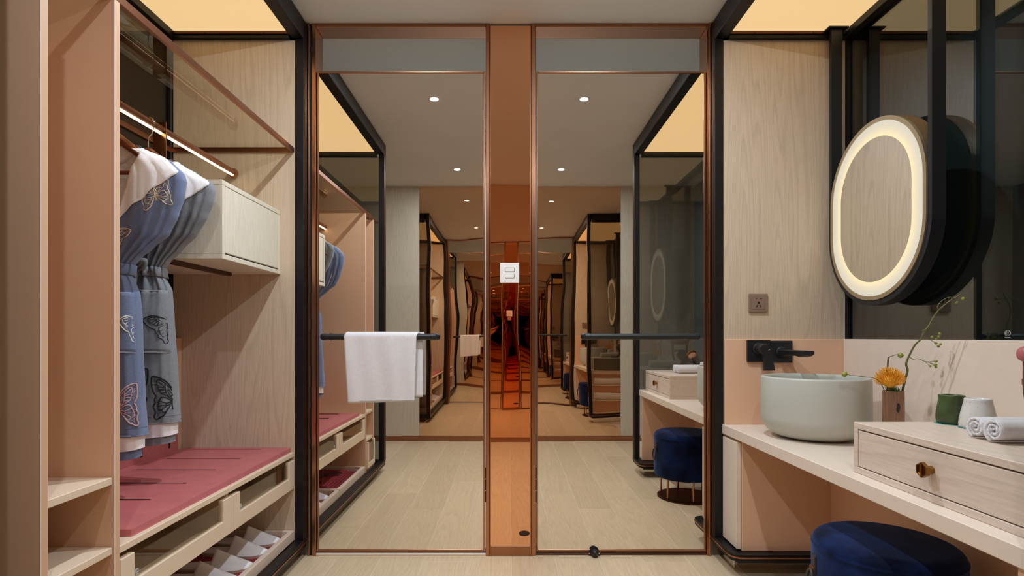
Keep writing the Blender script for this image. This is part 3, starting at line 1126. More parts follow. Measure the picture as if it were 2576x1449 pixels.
def embroider(b, rb, px, row, size, rot, off, rad, lift=0.0, xs=1.0):
    """stitch one butterfly onto the front surface of the robe; px, row, size give where it shows"""
    cr, sr = math.cos(rot), math.sin(rot)
    for L, wgt in butterfly(lift):
        pts = catmull([(x * xs, y, 0) for x, y in L], 4)
        run = []
        runs = [run]
        for p_ in pts:
            x, z, out = rb.seen(px + size * (p_.x * cr - p_.y * sr), row - size * (p_.x * sr + p_.y * cr))
            if out or z < rb.zb + 0.004:
                if run:
                    run = []
                    runs.append(run)
                continue
            run.append(rb.front(x, z, off))
        for r_ in runs:
            if len(r_) >= 2:
                tube(b, r_, rad * wgt, 5)


def make_robe(name, cx, cy, tab, zb, waist, mat, label, collar_shift, pocket, flies):
    rb = Robe(cx, cy, tab, zb, waist)
    t = thing('bathrobe', (cx, cy, zb), label, 'robe', None)
    cs = collar_shift
    inner = [(1.575, 0.125), (1.545, 0.120), (1.484, 0.097), (1.448, 0.085), (1.401, 0.071), (1.338, 0.052), (1.30, 0.022), (1.27, 0.0)]
    outer = [(1.575, 0.25), (1.512, 0.262), (1.505, 0.246), (1.469, 0.200), (1.420, 0.140), (1.352, 0.062), (1.31, 0.034), (1.275, 0.006)]
    I = lambda z: lerp_tab(inner, z - cs)
    O = lambda z: lerp_tab(outer, z - cs)
    skip = lambda x, z, fr: fr and z - cs > 1.285 and abs(x) < I(z)
    body = rb.shell(rb.ztop, zb, 110, skip=skip)
    o = obj('body', body, mat, t, True)
    # white lining seen in the neck opening and below the hem
    obj('neck_lining', rb.shell(rb.ztop, 1.24, 24, -0.004, 0.96, 40, PI, 2 * PI), 'lining', t, True)
    # shawl collar, both sides
    for s_ in (1, -1):
        rows = []
        nz = 34
        za, zb_ = rb.ztop - 0.021, 1.276 + cs
        for i in range(nz + 1):
            z = za + (zb_ - za) * i / nz
            a = I(z) - 0.004
            c = min(O(z), 0.985 * rb.w(z))
            a = min(a, 0.72 * c)
            rows.append((z, [s_ * (a + (c - a) * k / 12) for k in range(13)]))
        pb = patch(rb, rows, 0.006)
        po = obj('collar', pb, 'lining', t, True)
        md = po.modifiers.new('thickness', 'SOLIDIFY')
        md.thickness = 0.004
        md.offset = 0
    # rolled back collar behind the neck
    b = nb()
    zt = rb.ztop - 0.012
    tube(b, catmull([(cx - 0.10, cy - 0.004, zt - 0.012), (cx - 0.06, cy + 0.024, zt - 0.004), (cx, cy + 0.034, zt - 0.03), (cx + 0.06, cy + 0.024, zt - 0.004), (cx + 0.10, cy - 0.004, zt - 0.012)], 6), 0.012, 10)
    obj('collar_roll', b, 'lining', t, True)
    # belt
    b = nb()
    G = []
    seg = 80
    prof = [(-0.016, 0.004), (-0.014, 0.008), (0.0, 0.0095), (0.014, 0.008), (0.016, 0.004)]
    for dz_, of in prof:
        G.append([b.verts.new(rb.pt(2 * PI * k / seg, waist - 0.006 + dz_ + 0.003 * math.sin(2 * PI * k / seg), of)) for k in range(seg)])
    for A, B in zip(G, G[1:]):
        for k in range(seg):
            b.faces.new((A[k], A[(k + 1) % seg], B[(k + 1) % seg], B[k]))
    ob = obj('belt', b, mat, t, True)
    b = nb()
    p0 = rb.front(-0.012, waist, 0.012)
    lp = catmull([p0 + Vector((0, 0, 0.004)), p0 + Vector((0.014, -0.012, 0.018)), p0 + Vector((0.03, -0.012, 0.030)), p0 + Vector((0.022, -0.006, 0.010)), p0 + Vector((0.0, -0.004, -0.004))], 6)
    tube(b, lp, [0.009 if 3 < i < len(lp) - 4 else 0.006 for i in range(len(lp))], 8)
    tl = catmull([p0, p0 + Vector((-0.006, -0.012, -0.05)), p0 + Vector((0.0, -0.014, -0.12)), p0 + Vector((-0.008, -0.012, -0.19))], 6)
    tube(b, tl, 0.0075, 8)
    obj('belt_knot', b, mat, t, True)
    # pocket patch
    (zt_, xa0, xa1), (zb2, xb0, xb1) = pocket
    rows = []
    for i in range(17):
        q = i / 16
        z = zt_ + (zb2 - zt_) * q
        a = xa0 + (xb0 - xa0) * q
        c = min(xa1 + (xb1 - xa1) * q, 0.98 * rb.w(z))
        rows.append((z, [a + (c - a) * k / 14 for k in range(15)]))
    po = obj('pocket', patch(rb, rows, 0.004), mat, t, True)
    md = po.modifiers.new('thickness', 'SOLIDIFY')
    md.thickness = 0.004
    md.offset = 0
    b = nb()
    tube(b, [rb.front(x, rows[-1][0], 0.006) for x in rows[-1][1]], 0.0016, 6)
    tube(b, [rb.front(r[1][0], r[0], 0.006) for r in rows], 0.0014, 6)
    tube(b, [rb.front(x, rows[0][0], 0.006) for x in rows[0][1]], 0.0014, 6)
    obj('pocket_seam', b, mat.replace('cloth', '') + '_seam', t, True)
    # hem seam, lining and the longer back below the hem
    b = nb()
    tube(b, [rb.pt(2 * PI * k / 90, zb + 0.002, 0.0005) for k in range(90)], 0.0018, 6, True)
    tube(b, [rb.pt(2 * PI * k / 90, zb + 0.026, 0.0003) for k in range(90)], 0.0007, 5, True)
    obj('hem', b, mat, t, True)
    Rl = Robe(cx, cy, [(zb + 0.06, rb.w(zb) * 0.93), (zb - 0.08, rb.w(zb) * 0.90)], zb, waist)
    bl = nb()
    for (sc_, z1, nm) in ((0.90, -0.035, 'l'),):
        pass
    def skirt(sc_, zlow, tilt):
        b_ = nb()
        G_ = []
        for i in range(7):
            q = i / 6
            R_ = []
            for k in range(72):
                th = 2 * PI * k / 72
                p_ = rb.pt(th, zb + 0.04, 0.0, sc_)
                zz = zb + 0.04 + (zlow + tilt * math.sin(th) * -1 + 0.006 * math.cos(th) - 0.04) * q
                p_.z = zz
                R_.append(b_.verts.new(p_))
            G_.append(R_)
        for A, B in zip(G_, G_[1:]):
            for k in range(72):
                b_.faces.new((A[k], A[(k + 1) % 72], B[(k + 1) % 72], B[k]))
        return b_
    obj('skirt_lining', skirt(0.93, -0.045, 0.004), 'lining', t, True)
    obj('back_panel', skirt(0.85, -0.072, 0.004), mat, t, True)
    for nm, mt, lst, rad in flies:
        for (fx, fz, size, rot, off, *xs_) in lst:
            b = nb()
            embroider(b, rb, fx, fz, size, rot, off, rad, *xs_)
            obj('butterfly_embroidery', b, mt, t, True, label=nm)
    return rb


hanger(RX, 1.700, 'wooden hanger carrying the blue robe')
hanger(RX, 1.880, 'wooden hanger carrying the grey robe')
tab_b = [(1.578, 0.085), (1.560, 0.112), (1.527, 0.186), (1.485, 0.225), (1.467, 0.230), (1.424, 0.225), (1.363, 0.206), (1.303, 0.178), (1.266, 0.131), (1.230, 0.089), (1.208, 0.068), (1.181, 0.062), (1.151, 0.075), (1.121, 0.086), (1.048, 0.090), (0.975, 0.092), (0.805, 0.100), (0.690, 0.108)]
tab_g = [(1.592, 0.080), (1.575, 0.105), (1.557, 0.135), (1.537, 0.172), (1.508, 0.217), (1.484, 0.225), (1.450, 0.219), (1.396, 0.197), (1.336, 0.163), (1.289, 0.116), (1.242, 0.069), (1.218, 0.050), (1.200, 0.048), (1.175, 0.063), (1.148, 0.076), (1.054, 0.080), (0.987, 0.084), (0.919, 0.090), (0.839, 0.095), (0.702, 0.103)]
zB = lambda row: 0.992 - (row - 846) * 1.214e-3
xB = lambda px: (px - 1281) * 1.214e-3 + 1.219
zG = lambda row: 0.992 - (row - 846) * 1.343e-3
xG = lambda px: (px - 1281) * 1.343e-3 + 1.219
make_robe('blue', RX, 1.700, tab_b, 0.690, 1.200, 'denim', 'blue chambray bathrobe with white shawl collar and embroidered butterflies', 0.0,
          ((zB(738), -0.06, 0.098), (zB(885), -0.075, 0.102)),
          [('beige stitched butterfly on the chest', 'th_beige', [(392, 491, 58, 0.22, 0.0015, 0.72), (284, 592, 46, -0.1, 0.0015, 0.2)], 0.0011),
           ('white stitched butterfly on the pocket', 'th_white', [(349, 817, 72, 0.05, 0.0065, -0.02, 0.64)], 0.0012),
           ('pink stitched butterfly above the hem', 'th_pink', [(297, 1031, 78, 0.0, 0.0015, 0.80), (372, 1020, 74, 0.0, 0.0015, 0.62, 0.40)], 0.0017)])
make_robe('grey', RX, 1.880, tab_g, 0.702, 1.212, 'greycloth', 'grey chambray bathrobe with white shawl collar and black butterflies', 0.016,
          ((zG(733), -0.004, 0.090), (zG(885), -0.040, 0.096)),
          [('black stitched butterfly on the pocket', 'th_black', [(425, 815, 62, 0.0, 0.0065, 0.0)], 0.0014),
           ('black stitched butterfly above the hem', 'th_black', [(437, 1008, 79, -0.04, 0.0015, 0.64), (320, 990, 79, 0.05, 0.0015, 0.66)], 0.0018)])

# ================================================================== VANITY
t = thing('vanity_counter', (1.2, 1.72, 0.1), 'long cream vanity counter with peach splashbacks and kneehole', 'vanity')
box('worktop', 0.946, 1.478, 0.985, 2.4715, 0.561, 0.602, 'counter', t, 0.002)
box('splashback', XF + 0.001, 1.478, 2.459, 2.4715, 0.6025, 0.980, 'peach_warm', t)
box('splashback', 1.478, 1.492, 0.985, 2.4715, 0.561, 0.980, 'counter', t, 0.002)
box('cabinet_side', 0.967, 1.478, 2.310, 2.470, 0.099, 0.560, 'peach_warm', t)
box('cabinet_door', 0.947, 0.965, 2.316, 2.468, 0.106, 0.549, 'counter', t)
box('kneehole_back', 1.332, 1.350, 1.047, 2.310, 0.06, 0.560, 'peach_warm', t)
box('shelf_back', 0.955, 1.478, 1.030, 1.046, 0.099, 0.560, 'peach_warm', t)
for zz in (0.438, 0.266, 0.118):
    box('shelf', 0.957, 1.478, 0.987, 1.030, zz - 0.016, zz, 'cream', t)
box('shelf_side', 1.462, 1.478, 0.987, 1.030, 0.118, 0.560, 'peach_warm', t)
# socket-safe etched mark on the glass of the vanity
b = nb()
cy, cz = 1.508 * F / (2536 - 1281), ZC + (846 - 838) * (1.508 * F / (2536 - 1281)) / F
X = 1.5065
tube(b, [(X, cy + 0.010 * math.cos(q * PI / 10), cz + 0.0085 * math.sin(q * PI / 10)) for q in range(20)], 0.0005, 4, True)
for o_ in (-0.0046, 0.0, 0.0046):
    tube(b, [(X, cy + o_ - 0.0028 * math.cos(q), cz + 0.0042 * math.sin(q)) for q in [0.7 + 0.45 * i for i in range(12)]], 0.0005, 4)
tube(b, [(X, cy - 0.009, cz - 0.0125), (X, cy + 0.009, cz - 0.0125)], 0.0006, 4)
obj('etched_mark', b, 'etch', fr_r)

# drawer box on the counter
t = thing('drawer_box', (1.23, 1.29, 0.602), 'low oak drawer box with hexagonal brass knob on the counter', 'drawer box')
X0, X1, Y0, Y1, Z0, Z1 = 0.992, 1.470, 0.992, 1.603, 0.6022, 0.746
box('top_board', X0, X1, Y0, Y1, Z1 - 0.018, Z1, 'oak_y', t)
box('bottom_board', X0, X1, Y0, Y1, Z0, Z0 + 0.018, 'oak_y', t)
box('side_board', X0, X1, Y1 - 0.018, Y1, Z0 + 0.018, Z1 - 0.018, 'oak_y', t)
box('side_board', X0, X1, Y0, Y0 + 0.018, Z0 + 0.018, Z1 - 0.018, 'oak_y', t)
box('back_board', X1 - 0.012, X1, Y0 + 0.018, Y1 - 0.018, Z0 + 0.018, Z1 - 0.018, 'oak_y', t)
dd = box('drawer', X0 + 0.001, X0 + 0.018, Y0 + 0.021, Y1 - 0.021, Z0 + 0.0205, Z1 - 0.0215, 'oak_y', t)
b = nb()
ky, kz = 1.307, 0.678
hexa = lambda r, x0: [(ky + r * math.sin(PI / 3 * i), kz + r * math.cos(PI / 3 * i)) for i in range(6)]
prism(b, hexa(0.010, 0), 'x', X0 + 0.001, X0 - 0.016)
prism(b, hexa(0.0185, 0), 'x', X0 - 0.016, X0 - 0.022)
ringprism(b, hexa(0.0185, 0), hexa(0.0155, 0), 'x', X0 - 0.022, X0 - 0.025)
prism(b, [(ky - 0.003, kz - 0.0145), (ky + 0.003, kz - 0.0145), (ky + 0.003, kz + 0.0145), (ky - 0.003, kz + 0.0145)], 'x', X0 - 0.022, X0 - 0.026)
obj('knob', b, 'brass', dd)

# basin
BX, BY, BR, BZ = 1.179, 2.150, 0.190, 0.6022
t = thing('basin', (BX, BY, BZ), 'round sage stoneware vessel basin on the counter', 'basin')
prof = [(0.0, 0.0), (0.085, 0.0), (0.098, 0.002)]
for i in range(1, 13):
    a = PI / 2 * i / 12
    prof.append((0.098 + (BR - 0.098) * math.sin(a), 0.002 + 0.078 * (1 - math.cos(a))))
prof += [(BR, 0.14), (BR - 0.001, 0.228), (BR - 0.0025, 0.233), (BR - 0.006, 0.2355), (BR - 0.011, 0.2345), (BR - 0.0135, 0.231), (BR - 0.015, 0.22)]
for i in range(0, 11):
    a = PI / 2 * i / 10
    prof.append((0.055 + (BR - 0.016 - 0.055) * math.cos(a), 0.10 - 0.075 * math.sin(a)))
prof.append((0.0, 0.022))
obj('bowl', lathe(nb(), prof, BX, BY, 96, BZ, False), 'porcelain', t, True)
obj('drain', lathe(nb(), [(0.0, 0.024), (0.026, 0.024), (0.028, 0.026), (0.02, 0.029), (0.0, 0.03)], BX, BY, 32, BZ, False), 'blackmatt', t, True)

# wall faucet
t = thing('wall_faucet', (1.15, 2.459, 0.93), 'matt black wall faucet with lever and spout above the basin', 'faucet')
YF = 2.459
sc = 2.459 / F
P2 = lambda px, row, y: ((px - 1281) * y / F, ZC - (row - 846) * y / F)
xa, za = P2(1877.6, 855, YF)
xb, zb_ = P2(1934.7, 910, YF)
box('wall_plate', xa, xb, YF - 0.012, YF - 0.0005, zb_, za, 'blackmatt', t, 0.0012)
xc, zc_ = P2(1936, 857, YF)
xd, zd_ = P2(1990.5, 912, YF)
box('wall_plate', xc, xd, YF - 0.012, YF - 0.0005, zd_, zc_, 'blackmatt', t, 0.0012)
lx, lz = P2(1905, 877, YF)
b = nb()
lathe_dir(b, [(0.0, 0.0), (0.026, 0.0), (0.026, 0.004), (0.0215, 0.006), (0.0205, 0.03), (0.0205, 0.033), (0.0225, 0.034), (0.0225, 0.055), (0.019, 0.060), (0.0, 0.061)], (lx, YF - 0.012, lz), (0, -1, 0), 32)
obj('lever_hub', b, 'blackmatt', t, 'auto')
b = nb()
out = catmull([(0.021, 0.006), (0.0, 0.021), (-0.021, 0.006), (-0.018, -0.03), (-0.022, -0.085), (-0.018, -0.089), (0.018, -0.089), (0.022, -0.083), (0.019, -0.03)], 4, True)
prism(b, [(lx + 0.012 + p_.x + p_.y * -0.10, lz - 0.003 + p_.y) for p_ in out], 'y', YF - 0.056, YF - 0.074)
obj('lever', b, 'blackmatt', t, 'auto')
sx, sz = P2(1963, 886, YF)
b = nb()
lathe_dir(b, [(0.0, 0.0), (0.025, 0.0), (0.025, 0.004), (0.021, 0.007), (0.0, 0.008)], (sx, YF - 0.012, sz), (0, -1, 0), 32)
obj('spout_collar', b, 'blackmatt', t, 'auto')
b = nb()
prev = None
secs = []
for (yy, hw, zt, zb2) in ((YF - 0.015, 0.021, 0.012, -0.024), (YF - 0.04, 0.021, 0.012, -0.018), (YF - 0.10, 0.021, 0.012, -0.010), (YF - 0.16, 0.021, 0.012, -0.010), (YF - 0.195, 0.021, 0.012, -0.014), (YF - 0.222, 0.021, 0.012, -0.010), (YF - 0.236, 0.021, 0.012, -0.004)):
    secs.append([b.verts.new((sx + q * hw, yy, sz + z_)) for q, z_ in ((-1, zb2 + 0.003), (-0.85, zb2), (0.85, zb2), (1, zb2 + 0.003), (1, zt - 0.003), (0.85, zt), (-0.85, zt), (-1, zt - 0.003))])
for A, B in zip(secs, secs[1:]):
    for k in range(8):
        b.faces.new((A[k], A[(k + 1) % 8], B[(k + 1) % 8], B[k]))
b.faces.new(secs[0])
b.faces.new(secs[-1])
obj('spout', b, 'blackmatt', t, 'auto')
b = nb()
lathe_dir(b, [(0.0, 0.0), (0.0035, 0), (0.0035, 0.001), (0, 0.0012)], (lx + 0.018, YF - 0.074, lz - 0.003), (0, -1, 0), 12)
lathe_dir(b, [(0.0, 0.0), (0.0035, 0), (0.0035, 0.001), (0, 0.0012)], (xb - 0.0005 + 0.006, YF - 0.012, zb_ + 0.004), (0, -1, 0), 12)
obj('badge', b, 'steel', t)

# power socket
t = thing('power_socket', (1.10, 2.4715, 1.14), 'bronze wall socket on the oak panel above the faucet', 'socket')
xa, za = P2(1882, 739, 2.4715)
xb, zb_ = P2(1929, 785, 2.4715)
box('plate', xa, xb, 2.461, 2.4718, zb_, za, 'socket', t, 0.002)
mx, mz = 0.5 * (xa + xb), 0.5 * (za + zb_)
box('insert', mx - 0.028, mx + 0.028, 2.4595, 2.462, mz - 0.029, mz + 0.029, 'socket', t, 0.0008)
b = nb()
for s_ in (-1, 1):
    prism(b, [(mx + s_ * 0.005, mz + 0.019), (mx + s_ * 0.011, mz + 0.0225), (mx + s_ * 0.013, mz + 0.019), (mx + s_ * 0.011, mz + 0.0155)], 'y', 2.4590, 2.4596)
    c_, s2 = math.cos(s_ * 0.5), math.sin(s_ * 0.5)
    prism(b, [(mx + s_ * 0.008 + u * c_ - v * s2, mz - 0.015 + u * s2 + v * c_) for u, v in ((-0.002, -0.006), (0.002, -0.006), (0.002, 0.006), (-0.002, 0.006))], 'y', 2.4590, 2.4596)
prism(b, [(mx + 0.0055 * math.cos(q), mz + 0.0005 + 0.0055 * math.sin(q)) for q in [2 * PI * k / 14 for k in range(14)]], 'y', 2.4590, 2.4596)
obj('pin_holes', b, 'dark', t)

# hanging lit mirror
MY = 2.144
ZL, ZU = 1.408, 1.546
t = thing('hanging_mirror', (1.427, MY, 1.106), 'capsule shaped lit mirror hung on two black posts before the glass', 'mirror')
RO, RI = 0.297, 0.278
XM0, XM1 = 1.403, 1.450
# black strap: two posts joined by a half circle
outer = [(MY + RO, 2.336)] + [(MY + RO * math.cos(a), ZL + RO * math.sin(a)) for a in [-PI * k / 40 for k in range(41)]] + [(MY - RO, 2.336)]
inner = [(MY + RI, 2.336)] + [(MY + RI * math.cos(a), ZL + RI * math.sin(a)) for a in [-PI * k / 40 for k in range(41)]] + [(MY - RI, 2.336)]
b = nb()
n = len(outer)
vs = [[b.verts.new((x, p_[0], p_[1])) for p_ in L] for L, x in ((outer, XM0), (outer, XM1), (inner, XM1), (inner, XM0))]
for k in range(4):
    A, B = vs[k], vs[(k + 1) % 4]
    for i in range(n - 1):
        b.faces.new((A[i], B[i], B[i + 1], A[i + 1]))
for i in (0, n - 1):
    b.faces.new([vs[k][i] for k in range(4)])
obj('strap_post', b, 'blackmatt', t, 'auto')
for yy in (MY - 0.287, MY + 0.287):
    box('mount_plate', XM0 - 0.018, XM1 + 0.022, yy - 0.022, yy + 0.022, 2.330, 2.3365, 'blackmatt', t, 0.0008)
st = lambda r: stadium(MY, ZL, ZU, r)
obj('drum', prism(nb(), st(0.2775), 'x', 1.410, 1.462), 'olive', t, 'auto')
obj('rim', ringprism(nb(), st(0.2775), st(0.262), 'x', 1.398, 1.411), 'rim', t, 'auto')
for k, (r0, r1) in enumerate(RING):
    obj('light_ring', ringprism(nb(), st(r0), st(r1), 'x', 1.400 + 0.00005 * k, 1.410), 'ring_%d' % k, t)
obj('mirror_glass', prism(nb(), st(0.207), 'x', 1.4005, 1.410), 'vmirror', t)
obj('back_cover', prism(nb(), st(0.255), 'x', 1.462, 1.475), 'blackmatt', t, 'auto')

# stool
SX, SY, SR = 1.088, 1.610, 0.189
t = thing('stool', (SX, SY, 0), 'round navy velvet stool with bronze base tucked under the counter', 'stool')
prof = [(0.0, 0.130), (SR - 0.02, 0.130), (SR - 0.005, 0.136), (SR, 0.152), (SR, 0.358), (SR - 0.001, 0.370), (SR + 0.0015, 0.373), (SR + 0.0015, 0.377), (SR - 0.002, 0.380)]
for i in range(1, 11):
    a = PI / 2 * i / 10
    prof.append((SR - 0.002 - 0.035 * (1 - math.cos(a)), 0.380 + 0.025 * math.sin(a)))
prof += [(0.10, 0.4095), (0.05, 0.412), (0.0, 0.413)]
obj('seat', lathe(nb(), prof, SX, SY, 72, 0, False), 'velvet', t, True)
obj('base_ring', lathe(nb(), [(0.0, 0.004), (0.150, 0.004), (0.160, 0.000), (0.168, 0.000), (0.170, 0.004), (0.168, 0.010), (0.160, 0.012), (0.150, 0.010), (0.0, 0.009)], SX, SY, 64, 0.0, False), 'bronze', t, 'auto')
for k in range(6):
    a = PI / 6 + k * PI / 3
    obj('leg', cyl(nb(), (SX + 0.150 * math.cos(a), SY + 0.150 * math.sin(a), 0.009), (SX + 0.150 * math.cos(a), SY + 0.150 * math.sin(a), 0.132), 0.006, 12), 'copper', t, 'auto')
ha = PI - 0.16
hd = Vector((math.cos(ha), math.sin(ha), 0))
ht = Vector((-math.sin(ha), math.cos(ha), 0))
hc = Vector((SX, SY, 0)) + hd * (SR + 0.0015)
b = nb()
for (za_, zb3, hw) in ((0.350, 0.296, 0.012),):
    vs_ = []
    for dn in (0.0, 0.004):
        for tt, zz in ((-hw, za_ - 0.004), (-hw * 0.7, za_), (hw * 0.7, za_), (hw, za_ - 0.004), (hw, zb3), (-hw, zb3)):
            q = hc + hd * dn + ht * tt
            vs_.append(b.verts.new((q.x, q.y, zz)))
    b.faces.new(vs_[:6])
    b.faces.new(vs_[6:][::-1])
    for i in range(6):
        b.faces.new((vs_[i], vs_[(i + 1) % 6], vs_[6 + (i + 1) % 6], vs_[6 + i]))
obj('handle_strap', b, 'leather_dark', t)
b = nb()
q0 = hc + hd * 0.006
tube(b, [q0 + ht * -0.013 + Vector((0, 0, 0.310)), q0 + ht * 0.013 + Vector((0, 0, 0.310))], 0.0045, 8)
obj('handle_clip', b, 'copper', t)
b = nb()
tube(b, [q0 + hd * 0.004 + ht * (0.020 * math.sin(2 * PI * k / 28)) + Vector((0, 0, 0.273 + 0.032 * math.cos(2 * PI * k / 28))) + hd * 0.006 * math.sin(PI * k / 28) for k in range(28)], 0.0045, 8, True)
obj('handle_ring', b, 'leather_dark', t, True)

# wooden vase
VX, VY, VZ, VH = 1.329, 1.925, 0.6022, 0.803
t = thing('wooden_vase', (VX, VY, VZ), 'rough weathered wood block vase behind the basin', 'vase')
b = nb()
segs = 6
cols_ = []
for i in range(7):
    z = VZ + (VH - VZ) * i / 6
    R_ = []
    for (ux, uy) in ((-1, -0.92), (-0.4, -1.0), (0.3, -0.97), (0.93, -1), (1, -0.4), (0.97, 0.5), (1, 0.95), (0.2, 1), (-0.5, 0.97), (-0.95, 1), (-1, 0.3), (-0.97, -0.4)):
        h_ = 0.0385 + random.uniform(-0.0008, 0.0008)
        cv, sv = math.cos(-0.60), math.sin(-0.60)
        h_ *= 0.83
        R_.append(b.verts.new((VX + (ux * cv - uy * sv) * h_, VY + (ux * sv + uy * cv) * h_, z + random.uniform(-0.001, 0.001) * (0 < i))))
    cols_.append(R_)
for A, B in zip(cols_, cols_[1:]):
    for k in range(12):
        b.faces.new((A[k], A[(k + 1) % 12], B[(k + 1) % 12], B[k]))
b.faces.new(cols_[0])
b.faces.new(cols_[-1])
obj('block', b, 'bark', t)
b = nb()
prism(b, [(0.013 + 0.0045 * math.cos(q) * (1 + 0.3 * math.sin(2 * q)), VZ + 0.165 - 0.018 + 0.016 * math.sin(q)) for q in [2 * PI * k / 16 for k in range(16)]], 'y', -0.0328, -0.030)
bmesh.ops.transform(b, matrix=Matrix.Translation((VX, VY, 0)) @ Matrix.Rotation(-0.60, 4, 'Z'), verts=b.verts)
obj('knot_hole', b, 'dark', t)
b = nb()
for k in range(60):
    a = random.uniform(0, 2 * PI)
    r_ = random.uniform(0, 0.022)
    p0 = Vector((VX + r_ * math.cos(a), VY + r_ * math.sin(a), VH - 0.002))
    tube(b, [p0, p0 + Vector((random.uniform(-0.008, 0.008), random.uniform(-0.008, 0.008), random.uniform(0.008, 0.02)))], [0.0012, 0.0004], 4)
obj('moss', b, 'moss', t, kind='stuff')

# pincushion flower
FX, FY, FZ = (2237 - 1281) * VY / F, VY - 0.004, ZC - (951 - 846) * VY / F
t = thing('pincushion_flower', (FX, FY, VH), 'orange pincushion flower with curling pins in the wooden vase', 'flower')
b = nb()
for k in range(210):
    u = (k + 0.5) / 210
    ph = k * 2.39996
    lat = math.acos(1 - 1.55 * u)
    d0 = Vector((math.sin(lat) * math.cos(ph), math.sin(lat) * math.sin(ph), math.cos(lat)))
    bend = Vector((0, 0, 1))
    L = 0.046 + random.uniform(-0.004, 0.004)
    c0 = Vector((FX, FY, FZ - 0.016))
    d1_ = (d0 + bend * 0.30).normalized()
    d2_ = (d0 * 0.35 + bend * 1.0 + Vector((random.uniform(-.2, .2), random.uniform(-.2, .2), 0))).normalized()
    pts = [c0 + d0 * 0.012, c0 + d1_ * L * 0.55, c0 + d1_ * L * 0.8 + d2_ * 0.006, c0 + d1_ * L * 0.86 + d2_ * 0.013]
    tube(b, catmull(pts, 2), 0.0009, 4)
    sphere(b, pts[-1], 0.0014, 4)
obj('pins', b, 'orange', t, True, kind='stuff')
b = nb()
sphere(b, (FX, FY, FZ - 0.012), 0.022, 10)
obj('core', b, 'orange_core', t, True)
obj('stem', tube(nb(), [(FX + 0.002, FY + 0.004, FZ - 0.028), (FX + 0.005, FY + 0.004, VH - 0.008)], 0.004, 8), 'twig', t, True)


def px2(zx, zy, y):
    """point seen at zoom coordinates of the vase region, at depth y"""
    px, row = 2076 + zx / 2.898, 700 + zy / 2.898
    return Vector(((px - 1281) * y / F, y, ZC - (row - 846) * y / F))


def sprig(name, label, stems, berries, mat='twig'):
    t = thing(name, tuple(stems[0][0][0]), label, 'branch')
    b = nb()
    for pts, r0, r1 in stems:
        c = catmull(pts, 5)
        tube(b, c, [r0 + (r1 - r0) * i / (len(c) - 1) for i in range(len(c))], 7)
    obj('twig', b, mat, t, True)
    for c, r in berries:
        b = nb()
        sphere(b, c, r, 8)
        cyl(b, c + Vector((r * 0.8, 0, 0)), c + Vector((r * 1.35, 0, 0.0003)), r * 0.22, 5)
        obj('berry', b, 'berry', t, True)
    return t


y_ = VY + 0.018


lean = 0.17            # the long branch leans out over the counter


def yat(c):
    return y_ - lean * (828 - c) / 723


def Q(L):
    return [px2(a, c, yat(c)) for a, c in L]


main = [Q([(562, 828), (570, 790), (582, 740), (600, 670), (590, 620), (618, 550), (655, 485), (700, 440), (718, 395), (760, 340), (780, 300), (820, 240), (870, 195), (930, 150), (970, 127), (995, 105)]), 0.0042, 0.0014]
sub = [([(824, 232), (820, 203), (850, 165), (905, 138), (936, 150)], 0.0015, 0.0009), ([(936, 150), (960, 147), (1000, 150)], 0.0011, 0.0007), ([(938, 152), (950, 168), (960, 177)], 0.0009, 0.0006),
       ([(718, 392), (708, 382), (735, 372), (760, 385), (800, 398), (834, 403)], 0.0013, 0.0007), ([(770, 390), (800, 410), (824, 425)], 0.0009, 0.0006), ([(740, 376), (765, 412), (778, 428)], 0.0009, 0.0006), ([(790, 398), (806, 420), (812, 440)], 0.0009, 0.0006),
       ([(716, 428), (760, 446), (804, 472)], 0.0012, 0.0007), ([(790, 462), (815, 476), (840, 480)], 0.0009, 0.0006), ([(798, 468), (812, 485), (824, 497)], 0.0009, 0.0006),
       ([(612, 572), (640, 590), (680, 587), (730, 608), (770, 608), (806, 605)], 0.0014, 0.0008), ([(730, 608), (770, 618), (803, 630)], 0.0010, 0.0006), ([(732, 610), (750, 628), (765, 640)], 0.0009, 0.0006), ([(765, 618), (788, 634), (805, 648)], 0.0009, 0.0006)]
stems = [main] + [[Q(L), a, c] for L, a, c in sub]
bers = [((1005, 150), 12), ((960, 177), 9), ((835, 404), 10), ((826, 425), 9), ((778, 428), 9), ((812, 442), 8), ((805, 473), 9), ((841, 480), 8), ((825, 497), 9), ((808, 605), 10), ((805, 631), 10), ((765, 640), 8), ((806, 648), 9)]
sprig('berry_branch', 'long green branch with small berry clusters rising from the wooden vase', stems, [(px2(a, c, yat(c)), r / 2.898 * y_ / F) for (a, c), r in bers])
lean = 0.0
y_ = VY + 0.004
sprig('berry_twig', 'short upright twig with a single berry behind the orange flower', [[Q([(455, 830), (454, 670), (458, 600), (464, 573)]), 0.0030, 0.0026], [Q([(464, 573), (480, 570), (505, 560), (530, 556), (540, 560)]), 0.0014, 0.0009]], [(px2(549, 562, y_), 19 / 2.898 * y_ / F)], 'twig_brown')
y_ = VY - 0.012
sprig('berry_twig', 'thin level twig with a single berry over the basin rim', [[Q([(430, 815), (400, 760), (356, 728), (280, 718), (215, 710), (180, 708), (170, 700)]), 0.0012, 0.0009]], [(px2(141, 700, y_), 20 / 2.898 * y_ / F)], 'twig_brown')

